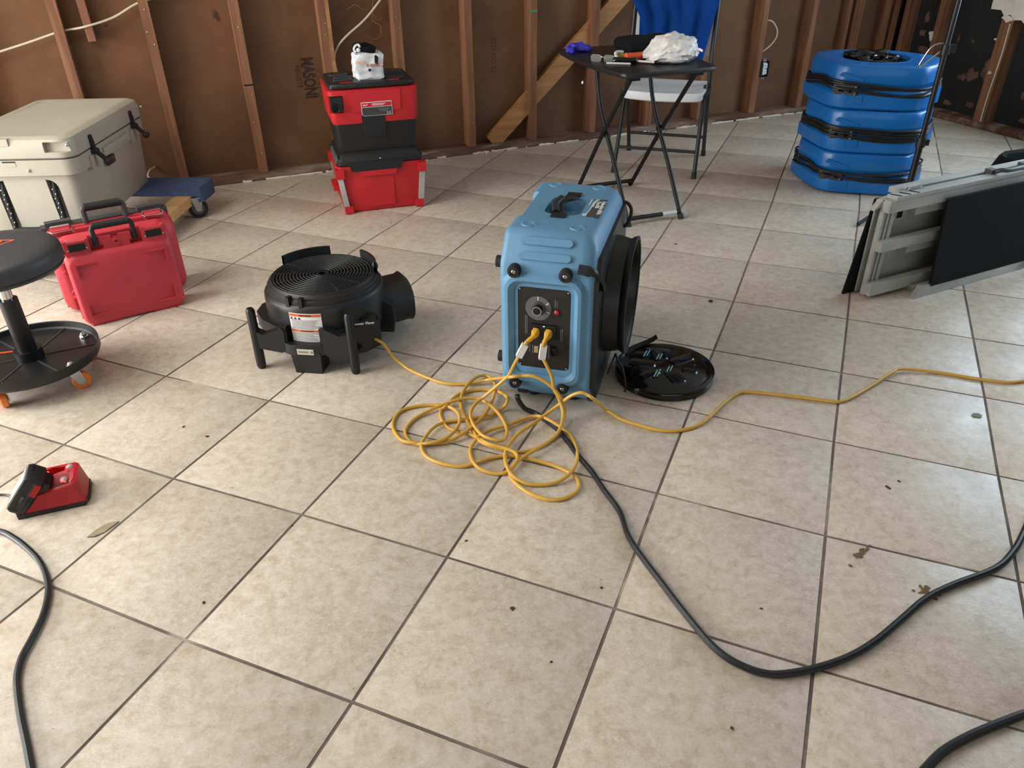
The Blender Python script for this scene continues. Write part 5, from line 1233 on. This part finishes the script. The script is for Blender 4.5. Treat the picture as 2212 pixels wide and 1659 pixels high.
for lev in range(3):
    off = (0, 0) if lev == 0 else ((.002, -.004) if lev == 1 else (-.012, .004))
    c = dO + du*(pcx + off[0]) + dn*(pcy + off[1]) + Vector((0, 0, lev*UH))
    t = thing('floor_dryer', 'low blue floor dryer with wrapped black cord, ' + LEVEL[lev], 'air mover', c, D_RZ + (0, .02, -.015)[lev], 'stacked blue floor dryers')
    b = B(); b.loft([dring(.95, .006), dring(.985, .016), dring(.998, .045), dring(1.0, .084), dring(.965, .097), dring(.94, .105)]); obj('lower_shell', b, 'blue_gloss_plastic', t)
    b = B(); b.loft([dring(.94, .104), dring(.95, .130), dring(.985, .148), dring(.978, .195), dring(.968, .220), dring(.955, UH-.004), dring(.935, UH), dring(.70, UH-.001)])
    hole = B(); hole.cyl((-.01, .01, UH-.05), (-.01, .01, UH+.05), .178, n=40)
    ups = obj('upper_shell', cut(b, hole), 'blue_gloss_plastic', t)
    for x, y in ((-.20, .16), (-.11, -.215), (.19, -.19), (.24, .13)):
        b = B(); b.sph((x, y, UH - .004), .028, 14, (1.3, .8, .32)); obj('stacking_boss', b, 'blue_gloss_plastic', ups)
    # left and right outlet lugs, lower front facet and recessed scoop
    b = B(); b.prism([(-.36, .12), (-.33, .18), (-.28, .18), (-.28, -.03), (-.325, .0)], .010, .078, axis='z', bev=.012); obj('outlet_lug', b, 'blue_gloss_plastic', t)
    b = B(); b.prism([(.315, -.08), (.36, -.02), (.362, .06), (.33, .12), (.29, .10), (.27, -.10)], .012, .098, axis='z', bev=.012); obj('outlet_lug', b, 'blue_gloss_plastic', t)
    b = B(); b.prism([(-.25, -.13), (-.155, -.288), (-.08, -.288), (-.17, -.08)], .040, .082, axis='z', bev=.008); obj('front_facet', b, 'blue_gloss_plastic', t)
    # upper scoop recess (dark blue wedge)
    b = B(); b.prism([(-.215, .178), (-.20, .196), (-.09, .164), (-.09, .152)], -.283, -.20, axis='y', bev=.003); obj('scoop_ledge', b, 'blue_gloss_plastic', t)
    b = B(); b.lathe([(.172, UH-.02), (.178, UH-.003), (.184, UH+.001), (.190, UH-.002)], 44, Matrix.Translation((-.01, .01, 0))); obj('inlet_rim', b, 'blue_gloss_plastic', t)
    b = B()
    for q in range(9): b.tube([(-.01 + (.018 + q*.0185)*math.cos(2*PI*k/36), .01 + (.018 + q*.0185)*math.sin(2*PI*k/36), UH-.016) for k in range(36)], .002, 5, closed=True)
    for q in range(8): b.box((-.01 + .085*math.cos(q*PI/4), .01 + .085*math.sin(q*PI/4), UH-.017), (.17, .003, .004), rot=Matrix.Rotation(q*PI/4, 3, 'Z'))
    b.cyl((-.01, .01, UH-.049), (-.01, .01, UH-.047), .177, n=36); obj('inlet_grille', b, 'black_plastic', t)
    # control plate with four screws
    m = Matrix.Translation((-.175, -.266, .104)) @ Matrix.Rotation(-.30, 4, 'Z') @ Matrix.Rotation(-.12, 4, 'X')
    b = B(); b.box((0, 0, 0), (.125, .014, .050), bev=.004); b.xf(m); cp3 = obj('control_plate', b, 'black_satin', t)
    for x, z in ((-.054, -.018), (.054, -.018), (-.054, .018), (.054, .018)):
        b = B(); b.sph((x, -.0075, z), .0045, 8); b.xf(m); obj('plate_screw', b, 'steel', cp3)
    b = B(); b.box((-.018, -.012, .0), (.024, .012, .018), bev=.003); b.cyl((.03, -.007, -.004), (.03, -.018, -.004), .008, n=12); b.xf(m); obj('switch', b, 'black_gloss', cp3)
    # cord wrapped round the waist
    b = B(); rw = random.Random(20 + lev); nturn = (6, 8, 6)[lev]
    for q in range(nturn):
        ph = rw.uniform(0, 6); zz = .094 + .0085*q*(.8 if nturn > 6 else 1.); kk = 1.0 + .012*(q % 2) + .012*rw.random()
        path = []
        for i, p in enumerate(DP):
            fr = i/len(DP); th = math.atan2(p[1], p[0])
            sag = -.022*math.exp(-((th + 1.35)/.6)**2)*(.4 + .6*math.sin(ph)**2) + .012*math.sin(2*th + ph) + (.020*math.exp(-((th + 2.7)/.35)**2))
            z_ = zz + sag*(.9 if lev != 1 else .7)
            path.append((p[0]*kk, p[1]*kk, max(.05, min(.185, z_))))
        b.tube(path, .0058, 6, closed=True)
    obj('wrapped_cord', b, 'black_cable', t)
    if lev == 0:
        for x, y in ((-.2, -.15), (.2, -.18), (-.2, .2), (.2, .2)):
            b = B(); b.cyl((x, y, 0), (x, y, .02), .022, n=14); obj('rubber_foot', b, 'black_rubber', t)
    if lev == 2:
        bg = thing('garbage_bag', 'crumpled black plastic bag stuffed in the inlet of the topmost dryer', 'bag', c + Vector((0, 0, UH - .045)), D_RZ)
        b = B(); bmesh.ops.create_icosphere(b.bm, subdivisions=4, radius=1.)
        for v in b.bm.verts:
            d = v.co.normalized(); s_ = 1 + .3*noise.noise(d*2.3) + .22*noise.noise(d*5 + Vector((3, 3, 0)))
            v.co = Vector((-.04 + d.x*.145*s_, .075 + d.y*.085*s_, max(.001, .03 + d.z*.042*s_)))
        obj('bag_film', b, 'black_gloss', bg)

# ================================================================== spring pole with clamp
pl_ = thing('barrier_pole', 'black telescopic pole standing upright in front of the blue dryers', 'pole', (2.170, 4.10, 0), 0)
b = B(); b.cyl((0, 0, .0), (.0, 0, .40), .0165, n=14); obj('lower_tube', b, 'black_satin', pl_)
b = B(); b.cyl((0, 0, .36), (0, 0, 1.25), .0135, n=14); obj('upper_tube', b, 'black_satin', pl_)
b = B(); b.cyl((0, 0, 1.2), (0, 0, Z_CEIL - .01), .011, n=14); obj('inner_tube', b, 'chrome', pl_)
b = B(); b.cyl((0, 0, .345), (0, 0, .395), .024, n=16, bev=.004); b.box((.02, -.01, .37), (.03, .02, .03), bev=.005); obj('lower_clamp', b, 'black_plastic', pl_)
b = B(); b.cyl((0, 0, .80), (0, 0, .845), .022, n=16, bev=.004); b.box((.028, -.006, .825), (.034, .024, .04), bev=.005); cl = obj('upper_clamp', b, 'black_plastic', pl_)
b = B(); b.tube(smooth_path([(.0, .015, .84), (-.03, .02, .845), (-.06, .03, .825), (-.08, .04, .775), (-.09, .045, .74), (-.075, .05, .735), (-.05, .045, .76), (-.005, .03, .81)], 5), .005, 8); obj('wire_loop', b, 'steel', cl)
b = B(); b.lathe([(0, 0), (.045, 0), (.05, .008), (.03, .02), (.018, .035)], 20); obj('base_pad', b, 'black_rubber', pl_)
for a, l in ((-2.53, .0), (-.9, .0), (.1, .0)):
    b = B(); b.tube([(.015*math.cos(a), .015*math.sin(a), .10), (.42*math.cos(a), .42*math.sin(a), .012)], .010, 8); obj('tripod_leg', b, 'black_satin', pl_)

# ================================================================== folded aluminium ramp
R_RZ = math.radians(25.2)
rp = thing('folding_ramp', 'folded aluminium ramp with black grip panels standing on its long edge', 'ramp', (1.776, 3.017, 0), R_RZ)
RL = 1.25
def rail(z, h, d0, d1, s0, s1, name='rail', mat='aluminium', bev=.004):
    b_ = B(); b_.box(((s0+s1)/2, (d0+d1)/2, z), (s1-s0, d1-d0, h), bev=bev, seg=1); return obj(name, b_, mat, rp)
rail(.405, .05, .085, .118, -.23, RL); rail(.235, .042, .078, .112, -.23, RL); rail(.045, .05, .070, .105, -.24, RL)
rail(.358, .035, .10, .13, -.05, RL); rail(.190, .032, .095, .125, -.05, RL); rail(.012, .024, .045, .10, .0, RL)
for s_, w in ((-.222, .014), (-.198, .012), (-.172, .020)):
    b = B(); b.box((s_, .118, .215), (w, .022, .41), bev=.003, seg=1); obj('end_post', b, 'aluminium', rp)
b = B(); b.box(((RL-.23)/2, .155, .215), (RL+.23, .006, .41)); bp = obj('inner_plate', b, 'aluminium', rp)
b = B(); b.box((-.075, .1515, .335), (.030, .003, .036)); obj('plate_hole', b, 'deep_black', bp)
b = B(); b.box((-.165, .1515, .325), (.016, .002, .03)); obj('plate_sticker', b, 'cream_print', bp)
for s_ in (.45, .95):
    b = B(); b.box((s_, .125, .215), (.012, .05, .41), bev=.002, seg=1); obj('cross_rib', b, 'aluminium', rp)
# top edge: two channels with a dark slot between, hinge end and carrying handle
rail(.432, .022, .085, .135, -.20, RL, 'top_channel'); rail(.434, .022, .150, .200, -.12, RL, 'top_channel'); rail(.426, .02, .133, .152, -.16, RL, 'top_slot', 'deep_black', 0)
b = B(); b.prism([(-.27, .385), (-.23, .425), (-.10, .446), (.0, .446), (.0, .43), (-.20, .41)], .125, .150, axis='y', bev=.003); b.box((-.06, .14, .45), (.06, .03, .014), bev=.004); b.cyl((-.10, .14, .455), (-.02, .14, .455), .007, n=10); obj('hinge', b, 'aluminium', rp)
b = B()
for s_ in (-.18, -.13, -.08): b.box((s_, .11, .437), (.012, .045, .012), rot=Matrix.Rotation(.5, 3, 'Z'))
obj('hinge_rib', b, 'aluminium', rp)
b = B(); b.tube(smooth_path([(.42, .13, .445), (.425, .10, .462), (.46, .085, .462), (.54, .085, .462), (.60, .088, .462), (.625, .105, .462), (.628, .13, .446)], 5), .010, 10); hn = obj('carry_handle', b, 'dark_grey_plastic', rp)
for s_ in (.415, .63):
    b = B(); b.box((s_, .135, .45), (.035, .035, .022), bev=.005); obj('handle_mount', b, 'dark_grey_plastic', hn)
# front grip panel leaning against the rails
b = B(); b.prism([(.060, .400), (.071, .402), (.012, .040), (.0, .038)], .078, RL, axis='x', bev=.003, seg=1)
for v in b.bm.verts:
    if v.co.x < .2: v.co.x -= .04*(1 - v.co.z/.40)
obj('grip_panel', b, 'black_carpet', rp)
b = B(); b.prism([(-.006, .0), (.02, .0), (.03, .045), (.004, .045)], .0, RL, axis='x', bev=.003, seg=1)
for v in b.bm.verts:
    if v.co.x < .2: v.co.x -= .05 - v.co.z
obj('panel_edge', b, 'aluminium', rp)
b = B(); b._new([(-.285, .168, 0), (RL, .168, 0), (RL, .160, .42), (-.232, .160, .42), (-.285, .176, 0), (RL, .176, 0), (RL, .168, .42), (-.232, .168, .42)], [(0, 1, 2, 3), (4, 7, 6, 5), (0, 4, 5, 1), (3, 2, 6, 7), (0, 3, 7, 4), (1, 5, 6, 2)]); obj('rear_grip_panel', b, 'black_carpet', rp)

# ================================================================== tool bag behind the ramp
tg = thing('tool_bag', 'black and red tool bag with metal clip behind the aluminium ramp', 'tool bag', (3.00, 4.36, 0), math.radians(20))
b = B(); b.loft([[(p[0], p[1], z) for p in rrect(w, d, .08, 0, 0, 4)] for w, d, z in ((.40, .28, 0), (.43, .31, .03), (.43, .31, .14), (.40, .28, .20), (.38, .26, .215), (.34, .22, .205), (.32, .20, .12))]); b.wobble(.012, 9, 5.); obj('bag_body', b, 'black_cloth', tg)
b = B(); b.box((-.12, -.142, .178), (.16, .03, .05), bev=.006); b.wobble(.005, 20, 1.); obj('red_panel', b, 'red_case_plastic', tg)
b = B(); b.box((-.215, -.11, .15), (.004, .02, .05)); obj('side_tag', b, 'white_paper', tg)
b = B(); b.tube(smooth_path([(-.15, -.08, .20), (-.10, -.07, .27), (-.04, -.06, .305), (.05, -.06, .31), (.12, -.06, .28), (.16, -.07, .21)], 5), .012, 8); hn = obj('carry_strap', b, 'black_cloth', tg)
b = B(); b.tube([(-.075 + .018*math.cos(2*PI*k/16), -.075, .30 + .026*math.sin(2*PI*k/16)) for k in range(16)], .005, 8, closed=True); b.tube([(-.12, -.08, .265), (-.085, -.076, .285)], .006, 8); obj('carabiner', b, 'chrome', hn)

# ================================================================== battery charger with battery
cg = thing('battery_charger', 'red battery charger with black base on the tiles', 'charger', (-1.322, 1.690, 0), math.radians(20))
b = B(); b.prism([(-.088, 0), (.088, 0), (.088, .006), (.096, .03), (.094, .108), (.082, .122), (-.082, .122), (-.092, .108), (-.092, .012)], .0, .014, axis='z', bev=.004); obj('base', b, 'black_plastic', cg)
b = B(); b.loft([[(-.09, .001, .010), (.088, .001, .010), (.095, .03, .010), (.093, .108, .010), (.082, .121, .010), (-.08, .121, .010), (-.091, .108, .010)],
                 [(-.088, .003, .016), (.086, .003, .016), (.093, .03, .016), (.091, .107, .016), (.081, .119, .016), (-.079, .119, .016), (-.089, .107, .016)],
                 [(-.062, .012, .052), (.070, .012, .072), (.082, .03, .076), (.080, .104, .080), (.070, .114, .080), (-.02, .114, .080), (-.055, .104, .058)],
                 [(-.056, .018, .056), (.062, .018, .078), (.072, .032, .082), (.070, .098, .084), (.064, .106, .084), (-.012, .106, .084), (-.048, .098, .062)]], bev=.003)
sl = B(); sl.prism([(-.004, .074), (.012, .066), (.030, .074), (.046, .078), (.046, .096), (.012, .102), (-.004, .096)], .045, .12, axis='z')
chs = obj('housing', cut(b, sl), 'charger_red', cg)
for k in range(9):
    y = .019 + k*.0066; b = B(); b.box((.030, y, .072 + .075*(y-.018) - .0006), (.064, .0024, .006), rot=Matrix.Rotation(-.184, 3, 'Y')); obj('vent_slot', b, 'slot_shade_red', chs)
for k in range(7):
    y = .026 + k*.007; b = B(); b.box((-.022, y, .0623 + .075*(y-.018) - .0002), (.022, .0024, .004), rot=Matrix.Rotation(-.184, 3, 'Y')); obj('vent_slot', b, 'slot_shade_red', chs)
for x, y in ((.058, .092), (.048, .034)):
    b = B(); b.sph((x, y, .081), .011, 14, (1, 1, .7)); obj('indicator_dome', b, 'clear_plastic', chs)
b = B(); b.sph((.045, .030, .078), .0045, 8); b.sph((.052, .027, .077), .0035, 8); obj('charge_light', b, 'red_light', chs)
# battery slid on the left end, tilted
bt = thing('battery_pack', 'black power tool battery slotted into the red charger at an angle', 'battery', (-1.392, 1.712, .072), math.radians(20))
bmx = Matrix.Rotation(math.radians(-50), 4, 'Y') @ Matrix.Scale(1.14, 4)
b = B(); b.loft([[(p[0], p[1], z) for p in rrect(w, d, .012, 0, 0, 3)] for w, d, z in ((.100, .066, -.030), (.112, .078, -.024), (.112, .078, .006), (.104, .072, .014))]); b.xf(bmx); bb = obj('pack', b, 'black_plastic', bt)
b = B(); b.box((.018, 0, -.036), (.06, .05, .016), bev=.003); b.xf(bmx); obj('slide_rail', b, 'black_satin', bb)
b = B(); b.box((0, -.0395, -.010), (.100, .003, .005), bev=.001); b.box((-.02, -.040, -.004), (.03, .003, .006), bev=.001); b.xf(bmx); obj('seam_line', b, 'dark_grey_plastic', bb)
b = B(); b.box((.030, -.0395, -.018), (.035, .006, .014), bev=.003); b.xf(bmx); obj('release_button', b, 'charger_red', bb)
b = B(); b.box((-.004, -.0405, -.002), (.018, .002, .006)); b.xf(bmx); obj('pack_print', b, 'mid_grey_plastic', bb)
b = B(); b.box((0, .002, .0145), (.080, .052, .002), bev=.0008); b.xf(bmx); obj('pack_label', b, 'silver_print', bb)
for y in (.022, .008):
    b = B(); b.box((.054, y, .004), (.006, .010, .006), bev=.001); b.xf(bmx); obj('vent_notch', b, 'deep_black', bb)
b = B(); b.box((.020, .034, -.0405), (.018, .004, .010), bev=.001); b.sph((.044, .030, -.033), .003, 6); b.xf(bmx); obj('charge_light', b, 'red_light', bb)
b = B(); b.tube(smooth_path([(-.095, .065, .012), (-.108, .075, .006), (-.115, .10, .004), (-.13, .125, .004), (-.16, .14, .004), (-.22, .145, .004)], 5), .003, 6); obj('mains_lead', b, 'black_cable', cg)

# ================================================================== litter on the tiles
def leaf(loc, pts, mat, name, label, cat, curl=.004):
    b_ = B(); n = len(pts)
    b_.loft([[(p[0], p[1], .0012) for p in pts], [(p[0]*.97, p[1]*.97, .0024 + curl*abs(noise.noise(Vector((p[0]*60, p[1]*60, 0))))) for p in pts]], cap0=False)
    o = obj(name, b_, mat); o.location = loc; return tag(o, label, cat)
leaf((-1.145, 1.613, 0), [(-.030, -.030), (-.010, -.028), (.010, -.010), (.026, .020), (.032, .034), (.010, .030), (-.006, .018), (-.018, .0)], 'dry_leaf', 'dried_leaf', 'curled dry tan leaf scrap near the battery charger', 'leaf', .003)
leaf((1.546, 2.109, 0), [(-.014, -.008), (.008, -.014), (.016, -.002), (.010, .010), (-.008, .012), (-.016, .004)], 'green_scrap', 'paint_chip', 'grey green scrap on the tile near the yellow cord', 'scrap')
for k, (x, y, s_) in enumerate(((-.007, 1.311, .008), (.86, 2.996, .014), (.833, 3.652, .009), (1.097, 1.748, .010), (1.142, 1.775, .006), (-.997, 2.052, .007), (-1.095, 2.109, .006), (-.775, 1.344, .006), (.08, 1.153, .005), (.219, 1.374, .005), (-.13, 1.55, .005), (.30, 1.62, .004), (-.62, 1.62, .004), (.60, 1.30, .005), (1.25, 1.15, .004), (.45, .98, .005))):
    rk = random.Random(100 + k); b = B(); poly = [(s_*rk.uniform(.5, 1)*math.cos(a)*1.3, s_*rk.uniform(.4, 1)*math.sin(a)) for a in [2*PI*q/7 for q in range(7)]]
    b.loft([[(p[0], p[1], 0) for p in poly], [(p[0]*.7, p[1]*.7, s_*.25) for p in poly]], cap0=False)
    o = obj('debris_crumb', b, 'dark_crumb'); o.location = (x, y, .0004); o.rotation_euler.z = rk.uniform(0, 6)
    tag(o, 'tiny dark crumb of debris lying on the tiles', 'debris', 'crumbs of debris on the tiles')
# adhesive stains stuck to one tile
def stain(x, y, w, h, rz, seed, label, n=40):
    rk = random.Random(seed); b_ = B()
    for k in range(n):
        cx, cy = w*rk.gauss(0, .36), h*rk.gauss(0, .36); s_ = rk.uniform(.0025, .0065)
        b_.prism([(cx + s_*rk.uniform(.5, 1.2)*math.cos(a), cy + s_*rk.uniform(.5, 1.2)*math.sin(a)) for a in [2*PI*q/6 for q in range(6)]], .0002, .0009 + .0002*rk.random(), axis='z')
    o = obj('glue_stain', b_, 'stain_brown'); o.location = (x, y, 0); o.rotation_euler.z = rz; return tag(o, label, 'stain')
stain(1.022, 1.340, .034, .028, .3, 1, 'brown speckled glue stain beside the black cord', 46)
stain(.918, 1.484, .050, .012, .75, 2, 'narrow brown scuff streak on the tile', 34)
